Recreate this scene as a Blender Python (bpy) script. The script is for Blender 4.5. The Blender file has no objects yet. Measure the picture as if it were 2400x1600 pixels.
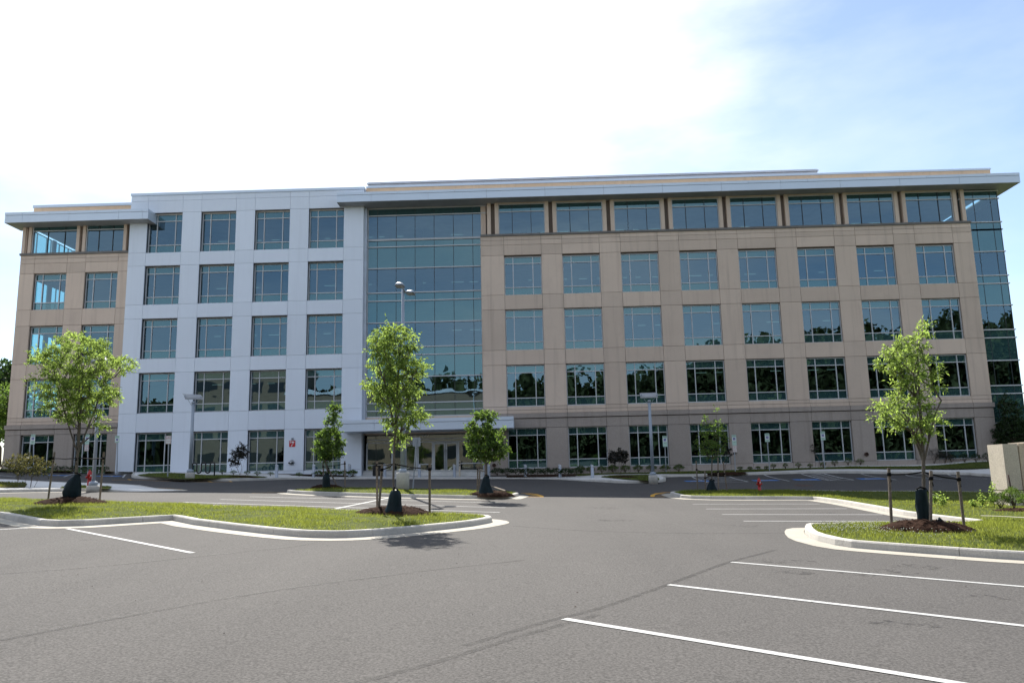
import bpy, bmesh, math, random
import numpy as np
from mathutils import Vector, Matrix
from mathutils.geometry import delaunay_2d_cdt
random.seed(7); RNG=np.random.default_rng(7)
SC=bpy.context.scene; COL=SC.collection
pi=math.pi
# ------------------------------------------------------------------ camera
CAM=np.array([0.5717,-58.6453,1.6]); YAW,PIT,ROL=[math.radians(a) for a in(-1.1849,9.7059,-1.2665)]; FPX=1880.0
def _rot(y,p,r):
    f=np.array([math.sin(y)*math.cos(p),math.cos(y)*math.cos(p),math.sin(p)])
    rt=np.array([math.cos(y),-math.sin(y),0]); up=np.cross(rt,f)
    return np.array([math.cos(r)*rt+math.sin(r)*up,-math.sin(r)*rt+math.cos(r)*up,f])
RM=_rot(YAW,PIT,ROL)
def ray(u,v): return RM.T@np.array([(u-1200)/FPX,-(v-800)/FPX,1.0])
def at(u,v,y):
    """world point seen at pixel (u,v) of the 2400 px photograph, on the vertical plane y"""
    d=ray(u,v); return CAM+d*(y-CAM[1])/d[1]
cd=bpy.data.cameras.new('camera'); cam=bpy.data.objects.new('camera',cd); COL.objects.link(cam)
cd.sensor_fit='HORIZONTAL'; cd.sensor_width=36; cd.lens=36*FPX/2400; cd.clip_start=.1; cd.clip_end=3000
cam.matrix_world=Matrix(((RM[0][0],RM[1][0],-RM[2][0],CAM[0]),(RM[0][1],RM[1][1],-RM[2][1],CAM[1]),(RM[0][2],RM[1][2],-RM[2][2],CAM[2]),(0,0,0,1)))
SC.camera=cam
# ------------------------------------------------------------------ terrain heights
_cp=[]
def _pl(x,y): return .05-.03*x+.0225*(y+58.65)
for y in(-64,-56,-48,-40,-32,-25):
    for x in(-42,-24,-12,0,12,24,42): _cp.append((x,y,_pl(x,y)))
for x in(-42,-20,0,8): _cp.append((x,-19,_pl(x,-19)))
def _a(L,y,dz):
    for u,v in L: p=at(u,v,y); _cp.append((p[0],y,p[2]+dz))
_a([(1753,1128.7),(1849.6,1126.9),(2101,1124),(2313,1121.5),(130,1118.5),(255,1120),(370,1123),(1000,1129),(1300,1130),(640,1126.5)],-9.6,0)
_a([(0,1105),(125,1105.5),(303,1107),(1623,1115.3),(1790,1110.7),(1920,1107.3),(2102,1109),(2289,1111.5)],-4.1,-.15)
_a([(720,1121),(1000,1121.5),(1200,1120.2)],-5,-.15)
_a([(2000,1151),(2300,1153),(1700,1148)],-16.8,-.1)
_a([(30,1100),(270,1107),(610,1110),(960,1113),(1190,1114),(1480,1107),(1760,1099),(2000,1091),(2270,1080),(2340,1080)],0,-.1)
_cp=np.array(_cp); _n=len(_cp)
_D=np.hypot(_cp[:,None,0]-_cp[None,:,0],_cp[:,None,1]-_cp[None,:,1])
_P=np.c_[np.ones(_n),_cp[:,:2]]
_w=np.linalg.solve(np.block([[_D+.15*np.eye(_n),_P],[_P.T,np.zeros((3,3))]]),np.r_[_cp[:,2],0,0,0])
def G(x,y):
    x=np.clip(np.asarray(x,float),-46,46); y=np.asarray(y,float); rise=.125*np.clip(-66-y,0,42); y=np.clip(y,-64,-.02)
    ss=lambda a,b,t: (lambda q:q*q*(3-2*q))(np.clip((t-a)/(b-a),0,1))
    swale=1.1*ss(13,17,x)*ss(-28.8,-25.8,y)*(1-ss(-22.5,-17.3,y))
    return np.hypot(x[...,None]-_cp[:,0],y[...,None]-_cp[:,1])@_w[:_n]+_w[_n]+_w[_n+1]*x+_w[_n+2]*y-swale+rise
_TS=np.linspace(4,78,3000)
def gnd(u,v,dz=0.):
    """point where the sight line through pixel (u,v) meets the ground raised by dz"""
    d=ray(u,v); ts=_TS/d[1]; P=CAM+ts[:,None]*d
    h=P[:,2]-G(P[:,0],P[:,1])-dz; i=np.where(h<0)[0]
    if len(i)==0: return P[-1]
    i=max(i[0],1); t=ts[i-1]+(ts[i]-ts[i-1])*h[i-1]/(h[i-1]-h[i]); return CAM+t*d
def gz(x,y): return float(G(x,y))
# ------------------------------------------------------------------ materials
def _nt(name):
    m=bpy.data.materials.new(name); m.use_nodes=True; nt=m.node_tree; nt.nodes.clear()
    o=nt.nodes.new('ShaderNodeOutputMaterial'); return m,nt,o
def N(nt,t,**k):
    n=nt.nodes.new(t)
    for a,b in k.items():
        if a in n.inputs: n.inputs[a].default_value=b
        else: setattr(n,a,b)
    return n
def noise(nt,vec,scale,detail=3,rough=.55):
    n=N(nt,'ShaderNodeTexNoise'); n.inputs['Scale'].default_value=scale; n.inputs['Detail'].default_value=detail; n.inputs['Roughness'].default_value=rough
    nt.links.new(vec,n.inputs['Vector']); return n.outputs['Fac']
def ramp(nt,fac,a,b):
    r=N(nt,'ShaderNodeMapRange'); r.inputs[1].default_value=a; r.inputs[2].default_value=b; nt.links.new(fac,r.inputs[0]); return r.outputs[0]
def mixc(nt,fac,a,b,mode='MIX'):
    m=N(nt,'ShaderNodeMix',data_type='RGBA',blend_type=mode)
    for s,v in((0,fac),(6,a),(7,b)):
        if hasattr(v,'links'): nt.links.new(v,m.inputs[s])
        else: m.inputs[s].default_value=v if s==0 else (*v[:3],1)
    return m.outputs[2]
def mat(name,c,rough=.8,metal=0,var=.12,scale=1.2,fine=0,fscale=60,bump=0,bscale=40,spec=.5,c2=None,island=0,streak=0):
    """plain surface: base colour varied by large and fine noise"""
    m,nt,o=_nt(name); b=N(nt,'ShaderNodeBsdfPrincipled'); L=nt.links
    g=N(nt,'ShaderNodeNewGeometry'); pos=g.outputs['Position']
    lo=tuple(x*(1-var) for x in c); hi=tuple(min(1,x*(1+var)) for x in c)
    if c2: lo,hi=c,c2
    col=mixc(nt,ramp(nt,noise(nt,pos,scale,4),.3,.7),lo,hi)
    if fine: col=mixc(nt,fine,col,mixc(nt,ramp(nt,noise(nt,pos,fscale,2),.35,.65),(0,0,0),tuple(min(1,x*2) for x in c)))
    if streak:
        mp=N(nt,'ShaderNodeMapping'); mp.inputs['Scale'].default_value=(2.6,2.6,.12); L.new(pos,mp.inputs[0])
        col=mixc(nt,ramp(nt,noise(nt,mp.outputs[0],1.,4,.6),.52,.80),col,tuple(x*(1-streak) for x in c))
        col=mixc(nt,ramp(nt,noise(nt,pos,.9,5,.65),.55,.85),col,tuple(x*(1-.6*streak) for x in c))
    if island:
        r=N(nt,'ShaderNodeMapRange'); L.new(g.outputs['Random Per Island'],r.inputs[0]); r.inputs[3].default_value=1-island; r.inputs[4].default_value=1+island
        hs=N(nt,'ShaderNodeHueSaturation'); L.new(col,hs.inputs['Color']); L.new(r.outputs[0],hs.inputs['Value']); col=hs.outputs[0]
    L.new(col,b.inputs['Base Color']); b.inputs['Roughness'].default_value=rough; b.inputs['Metallic'].default_value=metal; b.inputs['Specular IOR Level'].default_value=spec
    if bump:
        bp=N(nt,'ShaderNodeBump'); bp.inputs['Strength'].default_value=bump; bp.inputs['Distance'].default_value=.02
        L.new(noise(nt,pos,bscale,3),bp.inputs['Height']); L.new(bp.outputs[0],b.inputs['Normal'])
    L.new(b.outputs[0],o.inputs[0]); return m
def leafmat(name,c,tr,var=.35,gloss=.06,tw=.5):
    m,nt,o=_nt(name); L=nt.links; g=N(nt,'ShaderNodeNewGeometry')
    r=N(nt,'ShaderNodeMapRange'); L.new(g.outputs['Random Per Island'],r.inputs[0]); r.inputs[3].default_value=1-var; r.inputs[4].default_value=1+var
    def v(cc):
        h=N(nt,'ShaderNodeHueSaturation'); h.inputs['Color'].default_value=(*cc,1); L.new(r.outputs[0],h.inputs['Value']); return h.outputs[0]
    d=N(nt,'ShaderNodeBsdfDiffuse'); t=N(nt,'ShaderNodeBsdfTranslucent'); L.new(v(c),d.inputs[0]); L.new(v(tr),t.inputs[0])
    a=N(nt,'ShaderNodeMixShader'); a.inputs[0].default_value=tw; L.new(d.outputs[0],a.inputs[1]); L.new(t.outputs[0],a.inputs[2])
    gl=N(nt,'ShaderNodeBsdfGlossy'); gl.inputs['Roughness'].default_value=.5; gl.inputs[0].default_value=(.6,.6,.6,1)
    b=N(nt,'ShaderNodeMixShader'); b.inputs[0].default_value=gloss; L.new(a.outputs[0],b.inputs[1]); L.new(gl.outputs[0],b.inputs[2])
    L.new(b.outputs[0],o.inputs[0]); return m
def glassmat(name,tint,refl,base,bump=.012,opaque=0.,body=(.02,.05,.055)):
    """coated glazing: see-through tint plus a mirror coat that is slightly wavy"""
    m,nt,o=_nt(name); L=nt.links
    t=N(nt,'ShaderNodeBsdfTransparent'); t.inputs[0].default_value=(*tint,1); first=t.outputs[0]
    if opaque:
        d=N(nt,'ShaderNodeBsdfDiffuse'); d.inputs[0].default_value=(*body,1)
        x=N(nt,'ShaderNodeMixShader'); x.inputs[0].default_value=opaque; L.new(first,x.inputs[1]); L.new(d.outputs[0],x.inputs[2]); first=x.outputs[0]
    g=N(nt,'ShaderNodeBsdfGlossy'); g.inputs[0].default_value=(*refl,1); g.inputs['Roughness'].default_value=.0
    ge=N(nt,'ShaderNodeNewGeometry'); mp=N(nt,'ShaderNodeMapping'); mp.inputs['Scale'].default_value=(.55,.55,.9); L.new(ge.outputs['Position'],mp.inputs[0])
    bp=N(nt,'ShaderNodeBump'); bp.inputs['Strength'].default_value=1; bp.inputs['Distance'].default_value=bump
    L.new(noise(nt,mp.outputs[0],1.0,1),bp.inputs['Height']); L.new(bp.outputs[0],g.inputs['Normal'])
    fr=N(nt,'ShaderNodeFresnel'); fr.inputs[0].default_value=1.5
    ad=N(nt,'ShaderNodeMath',operation='ADD'); L.new(fr.outputs[0],ad.inputs[0]); ad.inputs[1].default_value=base; ad.use_clamp=True
    x=N(nt,'ShaderNodeMixShader'); L.new(ad.outputs[0],x.inputs[0]); L.new(first,x.inputs[1]); L.new(g.outputs[0],x.inputs[2])
    L.new(x.outputs[0],o.inputs[0]); return m
def emit(name,c,s):
    m,nt,o=_nt(name); e=N(nt,'ShaderNodeEmission'); e.inputs[0].default_value=(*c,1); e.inputs[1].default_value=s; nt.links.new(e.outputs[0],o.inputs[0]); return m
def asphalt():
    m,nt,o=_nt('asphalt'); L=nt.links; b=N(nt,'ShaderNodeBsdfPrincipled'); g=N(nt,'ShaderNodeNewGeometry'); pos=g.outputs['Position']
    col=mixc(nt,ramp(nt,noise(nt,pos,.22,5,.6),.3,.7),AS[0],AS[1])
    mp=N(nt,'ShaderNodeMapping'); mp.inputs['Scale'].default_value=(.5,.06,1); mp.inputs['Rotation'].default_value=(0,0,math.radians(-62)); L.new(pos,mp.inputs[0])
    col=mixc(nt,ramp(nt,noise(nt,mp.outputs[0],1.5,4),.42,.75),col,mixc(nt,.5,AS[0],AS[2]))
    col=mixc(nt,ramp(nt,noise(nt,pos,1.7,5,.7),.62,.78),col,AS[2])
    # aggregate: fine light and dark stones
    ag=noise(nt,pos,42,3,.7); col=mixc(nt,.5,col,mixc(nt,ramp(nt,ag,.36,.64),(.018,.017,.016),(.155,.145,.138)))
    vo=N(nt,'ShaderNodeTexVoronoi'); vo.inputs['Scale'].default_value=28; L.new(pos,vo.inputs[0])
    sp=ramp(nt,vo.outputs['Distance'],.10,.05); wn=ramp(nt,noise(nt,pos,9,1),.6,.7)
    mm=N(nt,'ShaderNodeMath',operation='MULTIPLY'); L.new(sp,mm.inputs[0]); L.new(wn,mm.inputs[1])
    col=mixc(nt,mm.outputs[0],col,(.30,.29,.28))
    L.new(col,b.inputs['Base Color']); b.inputs['Roughness'].default_value=.9; b.inputs['Specular IOR Level'].default_value=.15
    bp=N(nt,'ShaderNodeBump'); bp.inputs['Strength'].default_value=.5; bp.inputs['Distance'].default_value=.010; L.new(ag,bp.inputs['Height']); L.new(bp.outputs[0],b.inputs['Normal'])
    L.new(b.outputs[0],o.inputs[0]); return m
def worn(name,c,lo,hi,scale=9,rough=.7):
    """thin paint or crack that lets the asphalt show through where it is worn"""
    m,nt,o=_nt(name); L=nt.links; b=N(nt,'ShaderNodeBsdfPrincipled'); g=N(nt,'ShaderNodeNewGeometry')
    col=mixc(nt,ramp(nt,noise(nt,g.outputs['Position'],3,4),.3,.7),tuple(x*.86 for x in c),c); L.new(col,b.inputs['Base Color']); b.inputs['Roughness'].default_value=rough; b.inputs['Specular IOR Level'].default_value=.15
    t=N(nt,'ShaderNodeBsdfTransparent'); x=N(nt,'ShaderNodeMixShader'); L.new(ramp(nt,noise(nt,g.outputs['Position'],scale,6,.75),lo,hi),x.inputs[0])
    L.new(b.outputs[0],x.inputs[1]); L.new(t.outputs[0],x.inputs[2]); L.new(x.outputs[0],o.inputs[0]); return m
AS=[(.074,.070,.066),(.093,.0875,.082),(.057,.054,.0515)]
M=dict(
 asphalt=asphalt(),
 paint=worn('white_line_paint',(.49,.49,.475),.54,.74,22), yellow=worn('yellow_line_paint',(.62,.33,.05),.62,.74,14), blue=worn('blue_marking_paint',(.06,.20,.52),.62,.76,12),
 seam=worn('tar_seam',(.046,.044,.043),.12,.66,5), stain=worn('oil_stain',(.048,.046,.045),.33,.48,7),
 kerb=mat('kerb_concrete',(.48,.455,.41),.85,var=.16,scale=1.1,fine=.1,streak=.22,fscale=45,bump=.25,bscale=30), gutter=mat('gutter_concrete',(.35,.32,.265),.85,var=.12,scale=1.2,fine=.12,fscale=50,bump=.2),
 walk=mat('sidewalk_concrete',(.68,.66,.62),.85,var=.08,scale=.8,fine=.15,fscale=40,bump=.15),
 soil=mat('lawn_soil',(.045,.065,.015),.95,var=.3,scale=2.5,fine=.4,fscale=35,c2=(.125,.13,.042),spec=.04), berm=mat('dry_lawn_soil',(.05,.055,.016),.95,scale=1.1,fine=.4,fscale=35,c2=(.10,.082,.03),spec=.04),
 grass=leafmat('grass_blade',(.10,.122,.03),(.29,.33,.055),.4,.0,.54), grassd=leafmat('dry_grass_blade',(.085,.10,.02),(.20,.22,.035),.4,.0,.45),
 clover=mat('clover_flower',(.70,.68,.58),.8), 
 mulch=mat('bark_mulch',(.035,.019,.013),.95,var=.5,scale=14,fine=.5,fscale=60,bump=.8,bscale=45,island=.5,spec=.03), 
 precast=mat('tan_precast',(.60,.475,.385),.85,var=.05,scale=.35,fine=.08,fscale=30,bump=.1,bscale=60,island=.09,streak=.24), base=mat('grey_precast',(.345,.295,.26),.88,var=.06,scale=.5,fine=.10,fscale=30,bump=.12,bscale=60,island=.05,streak=.25),
 cap=mat('dark_stone_cap',(.16,.15,.14),.85), recess=mat('brown_recess',(.16,.125,.10),.85),
 joint=mat('sealant_joint',(.10,.075,.058),.9), metal=mat('silver_metal_panel',(.67,.725,.81),.42,.0,var=.025,scale=.25,spec=.6,island=.03,streak=.06), mjoint=mat('panel_joint',(.13,.12,.11),.8),
 fascia=mat('fascia_metal',(.59,.665,.76),.35,.15,var=.03,scale=.3,island=.02), soffit=mat('soffit_metal',(.30,.31,.32),.5), screen=mat('roof_screen_metal',(.48,.52,.60),.45,.2,var=.06), 
 frame=mat('aluminium_frame',(.50,.52,.54),.5,.0,var=.03), dark=mat('dark_gasket',(.02,.03,.035),.4), alu=mat('brushed_aluminium',(.42,.46,.52),.4,.2),
 glass=glassmat('vision_glass',(.50,.76,.80),(.47,.70,.84),.15,.005), span=glassmat('spandrel_glass',(.3,.5,.5),(.50,.79,.86),.125,.005,.85,(.03,.075,.08)), door=glassmat('door_glass',(.62,.82,.80),(.7,.85,.88),.10,.006),
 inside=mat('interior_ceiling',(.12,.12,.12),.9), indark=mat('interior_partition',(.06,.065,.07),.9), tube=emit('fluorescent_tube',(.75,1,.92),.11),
 steel=mat('galvanised_steel',(.30,.33,.37),.45,.4,var=.08), pole=mat('grey_painted_pole',(.30,.345,.40),.4,.1,var=.03), white=mat('white_painted_metal',(.62,.62,.62),.4), lens=mat('lamp_lens',(.35,.34,.27),.3),
 wood=mat('weathered_stake_wood',(.17,.135,.105),.9,var=.25,scale=6,fine=.3,fscale=30,bump=.4), strap=mat('black_strap',(.010,.010,.011),.8,spec=.05), bag=mat('dark_green_plastic_bag',(.010,.020,.024),.38,var=.3,scale=5,bump=.35,bscale=8,spec=.1),
 bark=mat('young_bark',(.12,.10,.08),.9,var=.25,scale=9,fine=.3,fscale=60,bump=.5,bscale=50), twig=mat('dark_twig',(.085,.06,.042),.9), 
 leaf=leafmat('light_zelkova_leaf',(.105,.155,.035),(.35,.48,.10),.4,.03,.6), leafm=leafmat('maple_leaf',(.055,.10,.022),(.20,.32,.05),.4,.04,.5), leafd=leafmat('dark_leaf',(.022,.045,.014),(.05,.10,.02),.4,.04,.4), leafr=leafmat('bronze_crape_leaf',(.045,.055,.02),(.14,.13,.035),.45,.05,.45),
 leafp=leafmat('purple_crape_leaf',(.022,.022,.016),(.05,.04,.02),.4,.06,.35), shrub=leafmat('shrub_leaf',(.06,.10,.02),(.16,.26,.04),.4,.04,.45), woods=leafmat('forest_foliage',(.068,.085,.042),(.06,.08,.025),.45,.0,.3),
 red=mat('red_hydrant_paint',(.42,.018,.016),.4,var=.1,scale=4), rsign=mat('red_sign',(.50,.015,.02),.4), signw=mat('white_sign_face',(.62,.63,.60),.5), signg=mat('pale_green_sign_face',(.42,.58,.50),.5), signb=mat('blue_sign_square',(.03,.05,.26),.5), ink=mat('green_lettering',(.05,.17,.12),.6), inkr=mat('red_lettering',(.40,.04,.06),.6), signwh=mat('white_symbol',(.75,.75,.75),.5),
 black=mat('black_powder_coat',(.012,.012,.013),.4), iron=mat('rusty_iron',(.07,.04,.03),.9,var=.4,scale=6), chrome=mat('chrome',(.6,.6,.6),.15,1),
 stone=mat('cast_stone_wall',(.60,.51,.41),.9,var=.08,scale=2,fine=.16,fscale=35,bump=.6,bscale=40), parapet=mat('tan_parapet',(.74,.52,.345),.9,var=.05,streak=.15), stone2=mat('tan_stone_wall',(.62,.49,.37),.9,var=.08,fine=.12,fscale=30), gravel=mat('river_gravel',(.30,.27,.23),.9,var=.4,scale=9,island=.5),
 carpaint=mat('black_car_paint',(.01,.01,.012),.15), tyre=mat('tyre_rubber',(.015,.015,.015),.8), carglass=mat('car_glass',(.02,.025,.03),.05), beige=mat('beige_rendered_wall',(.20,.165,.125),.9,var=.06), 
)
# ------------------------------------------------------------------ mesh builder
class MB:
    def __init__(s): s.v=[]; s.f=[]; s.m=[]; s.sm=[]
    def add(s,vs,fs,mi=0,smooth=False):
        o=len(s.v); s.v+= [tuple(map(float,p)) for p in vs]
        for f in fs: s.f.append(tuple(i+o for i in f)); s.m.append(mi); s.sm.append(smooth)
        return s
    def box(s,x0,x1,y0,y1,z0,z1,mi=0):
        if x0>x1:x0,x1=x1,x0
        if y0>y1:y0,y1=y1,y0
        if z0>z1:z0,z1=z1,z0
        return s.add([(x0,y0,z0),(x1,y0,z0),(x1,y1,z0),(x0,y1,z0),(x0,y0,z1),(x1,y0,z1),(x1,y1,z1),(x0,y1,z1)],[(0,3,2,1),(4,5,6,7),(0,1,5,4),(1,2,6,5),(2,3,7,6),(3,0,4,7)],mi)
    def hexa(s,b,t,mi=0): # bottom quad, top quad
        return s.add(list(b)+list(t),[(3,2,1,0),(4,5,6,7),(0,1,5,4),(1,2,6,5),(2,3,7,6),(3,0,4,7)],mi)
    def tube(s,pts,rs,n=8,mi=0,cap=True,smooth=True):
        pts=[Vector(p) for p in pts]
        if not hasattr(rs,'__len__'): rs=[rs]*len(pts)
        vs=[];fs=[]; prev=None
        for i,p in enumerate(pts):
            d=(pts[min(i+1,len(pts)-1)]-pts[max(i-1,0)])
            d=d.normalized() if d.length>1e-9 else Vector((0,0,1))
            if prev is None:
                a=d.cross(Vector((0,1,0)) if abs(d.y)<.9 else Vector((1,0,0))).normalized()
            else: a=(prev-d*prev.dot(d)); a=a.normalized() if a.length>1e-6 else d.orthogonal().normalized()
            prev=a; b=d.cross(a)
            for k in range(n):
                t=2*pi*k/n; vs.append(p+(a*math.cos(t)+b*math.sin(t))*rs[i])
        for i in range(len(pts)-1):
            for k in range(n):
                fs.append((i*n+k,i*n+(k+1)%n,(i+1)*n+(k+1)%n,(i+1)*n+k))
        s.add(vs,fs,mi,smooth)
        if cap:
            o=len(s.v)-len(vs)
            s.f.append(tuple(o+k for k in range(n))[::-1]); s.m.append(mi); s.sm.append(False)
            s.f.append(tuple(o+(len(pts)-1)*n+k for k in range(n))); s.m.append(mi); s.sm.append(False)
        return s
    def lathe(s,c,prof,n=20,mi=0,wob=None,smooth=True):
        vs=[];fs=[]; c=Vector(c)
        for i,(r,z) in enumerate(prof):
            for k in range(n):
                t=2*pi*k/n; rr=r*(wob(t,i/(len(prof)-1)) if wob else 1); vs.append(c+Vector((rr*math.cos(t),rr*math.sin(t),z)))
        for i in range(len(prof)-1):
            for k in range(n): fs.append((i*n+k,i*n+(k+1)%n,(i+1)*n+(k+1)%n,(i+1)*n+k))
        fs.append(tuple(range(n))[::-1]); fs.append(tuple((len(prof)-1)*n+k for k in range(n)))
        return s.add(vs,fs,mi,smooth)
    def build(s,name,mats,parent=None,smooth=False):
        off=Vector((0,0,0)); p=parent
        while p is not None: off+=p.location; p=p.parent
        me=bpy.data.meshes.new(name)
        me.from_pydata([(x-off.x,y-off.y,z-off.z) for x,y,z in s.v],[],s.f)
        if not isinstance(mats,(list,tuple)): mats=[mats]
        for m in mats: me.materials.append(m)
        me.polygons.foreach_set('material_index',s.m); me.polygons.foreach_set('use_smooth',s.sm); me.update()
        o=bpy.data.objects.new(name,me); COL.objects.link(o)
        if parent is not None: o.parent=parent
        return o
def fastmesh(name,V,F,mats,parent=None,mi=None):
    """V (n,3), F (m,k) arrays"""
    off=np.zeros(3); p=parent
    while p is not None: off+=np.array(p.location); p=p.parent
    me=bpy.data.meshes.new(name); V=np.asarray(V,float)-off; k=F.shape[1]
    me.vertices.add(len(V)); me.vertices.foreach_set('co',V.ravel()); me.loops.add(F.size); me.loops.foreach_set('vertex_index',F.ravel().astype(np.int32))
    me.polygons.add(len(F)); me.polygons.foreach_set('loop_start',np.arange(0,F.size,k,dtype=np.int32))
    if not isinstance(mats,(list,tuple)): mats=[mats]
    for m in mats: me.materials.append(m)
    if mi is not None: me.polygons.foreach_set('material_index',mi.astype(np.int32))
    me.update(); me.validate()
    o=bpy.data.objects.new(name,me); COL.objects.link(o)
    if parent is not None: o.parent=parent
    return o
def tag(o,label,cat,group=None):
    o['label']=label; o['category']=cat
    if group: o['group']=group
    return o
def thing(name,loc,label,cat,group=None):
    o=bpy.data.objects.new(name,None); COL.objects.link(o); o.location=tuple(map(float,loc)); o.empty_display_size=.2
    return tag(o,label,cat,group)
def kind(o,k): o['kind']=k; return o
def on(mb,x,y): # put a builder at origin onto its place
    return mb
def text(parent,name,body,size,x,y,z,m,depth=.004,align='CENTER'):
    cu=bpy.data.curves.new(name,'FONT'); cu.body=body; cu.size=size; cu.align_x=align; cu.align_y='CENTER'; cu.extrude=depth; cu.resolution_u=3
    t=bpy.data.objects.new(name,cu); COL.objects.link(t); bpy.context.view_layer.update(); me=bpy.data.meshes.new_from_object(t); bpy.data.objects.remove(t); me.materials.clear(); me.materials.append(m)
    off=Vector((0,0,0)); p=parent
    while p is not None: off+=p.location; p=p.parent
    d=Vector((x,y,z))-off
    for v in me.vertices: c=v.co.copy(); v.co=(c.x+d.x,-c.z+d.y,c.y+d.z)
    o=bpy.data.objects.new(name,me); COL.objects.link(o); o.parent=parent; return o
ORD=['first','second','third','fourth','fifth','sixth','seventh','eighth','ninth','tenth','eleventh','twelfth','thirteenth','fourteenth','fifteenth','sixteenth','seventeenth','eighteenth','nineteenth','twentieth']
SKY=dict(dust=.25,k=.079,cl=.34,fc=.92,cc=(7.0,7.25,7.8),gl=1.16)
SUN=4.0; EXPO=1.25
# ------------------------------------------------------------------ ground
def gridmesh(name,xs,ys,dz,m):
    X,Y=np.meshgrid(xs,ys); Z=G(X,Y)+dz; V=np.c_[X.ravel(),Y.ravel(),Z.ravel()]; nx=len(xs); i=np.arange(len(ys)-1)[:,None]*nx+np.arange(nx-1)[None]; i=i.ravel()
    F=np.c_[i,i+1,i+nx+1,i+nx]; return fastmesh(name,V,F,m)
kind(gridmesh('parking_lot',np.arange(-62,62.1,.5),np.r_[np.arange(-150,-62,2.),np.arange(-62,-16,.5),np.arange(-16,3.1,.4)],0,M['asphalt']),'structure')
_far=np.r_[-900,-500,-300,-200,-150,-110,-80,np.arange(-60,61,10),80,110,150,200,300,500,900]
_gr=gridmesh('ground',_far,_far,-.12,M['soil']); kind(_gr,'structure')
for v in _gr.data.vertices:
    if abs(v.co.x)<61 and -151<v.co.y<2: v.co.z-=.9
def inpoly(P,poly):
    P=np.asarray(P); x,y=P[:,0],P[:,1]; r=np.zeros(len(P),bool); n=len(poly)
    for i in range(n):
        x1,y1=poly[i];x2,y2=poly[(i+1)%n]
        if y1==y2: continue
        c=((y1>y)!=(y2>y))&(x<(x2-x1)*(y-y1)/(y2-y1)+x1); r^=c
    return r
def pdist(P,poly):
    P=np.asarray(P); d=np.full(len(P),1e9); n=len(poly)
    for i in range(n):
        a=np.array(poly[i]);b=np.array(poly[(i+1)%n]); ab=b-a; t=np.clip(((P-a)@ab)/max(ab@ab,1e-9),0,1); d=np.minimum(d,np.hypot(*(P-a-t[:,None]*ab).T))
    return d
def area(poly): return .5*sum(poly[i][0]*poly[(i+1)%len(poly)][1]-poly[(i+1)%len(poly)][0]*poly[i][1] for i in range(len(poly)))
def sheet(name,poly,dz,m,step=.5,hf=None,k='structure'):
    """flat-lying sheet over the ground inside a polygon"""
    poly=[tuple(map(float,p[:2])) for p in poly]
    if area(poly)<0: poly=poly[::-1]
    a=np.array(poly); xs=np.arange(a[:,0].min(),a[:,0].max(),step); ys=np.arange(a[:,1].min(),a[:,1].max(),step)
    V=list(poly)
    if len(xs) and len(ys):
        X,Y=np.meshgrid(xs,ys); P=np.c_[X.ravel(),Y.ravel()]; ok=inpoly(P,poly); P=P[ok]
        if len(P): P=P[pdist(P,poly)>step*.35]
        V+= [tuple(p) for p in P]
    vo,e,f,*_=delaunay_2d_cdt([Vector(p) for p in V],[],[list(range(len(poly)))],1,1e-5)
    vo=np.array([(p.x,p.y) for p in vo]); z=G(vo[:,0],vo[:,1])+dz
    if hf is not None: z=z+hf(vo)
    mb=MB(); mb.add(np.c_[vo,z],[tuple(t) if area([vo[i] for i in t])>0 else tuple(t)[::-1] for t in f])
    return kind(mb.build(name,m),k)
def resample(path,step,closed):
    P=[np.array(p[:2],float) for p in path]
    if closed: P=P+[P[0]]
    out=[P[0]]
    for a,b in zip(P,P[1:]):
        n=max(1,int(np.ceil(np.linalg.norm(b-a)/step)))
        for i in range(1,n+1): out.append(a+(b-a)*i/n)
    return out[:-1] if closed else out
def chaikin(path,it=1,closed=False):
    P=[np.array(p[:2],float) for p in path]
    for _ in range(it):
        Q=[] if closed else [P[0]]
        n=len(P)
        for i in range(n if closed else n-1):
            a,b=P[i],P[(i+1)%n]; Q+=[a*.78+b*.22,a*.22+b*.78]
        P=Q if closed else Q+[P[-1]]
    return P
def offset(path,d,closed):
    """shift a path to its left by d"""
    n=len(path); out=[]
    for i in range(n):
        a=path[i-1] if (i>0 or closed) else path[i]; b=path[(i+1)%n] if (i<n-1 or closed) else path[i]
        t=np.array(b)-np.array(a); t=t/max(np.linalg.norm(t),1e-9); out.append(np.array(path[i])+d*np.array([-t[1],t[0]]))
    return out
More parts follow.
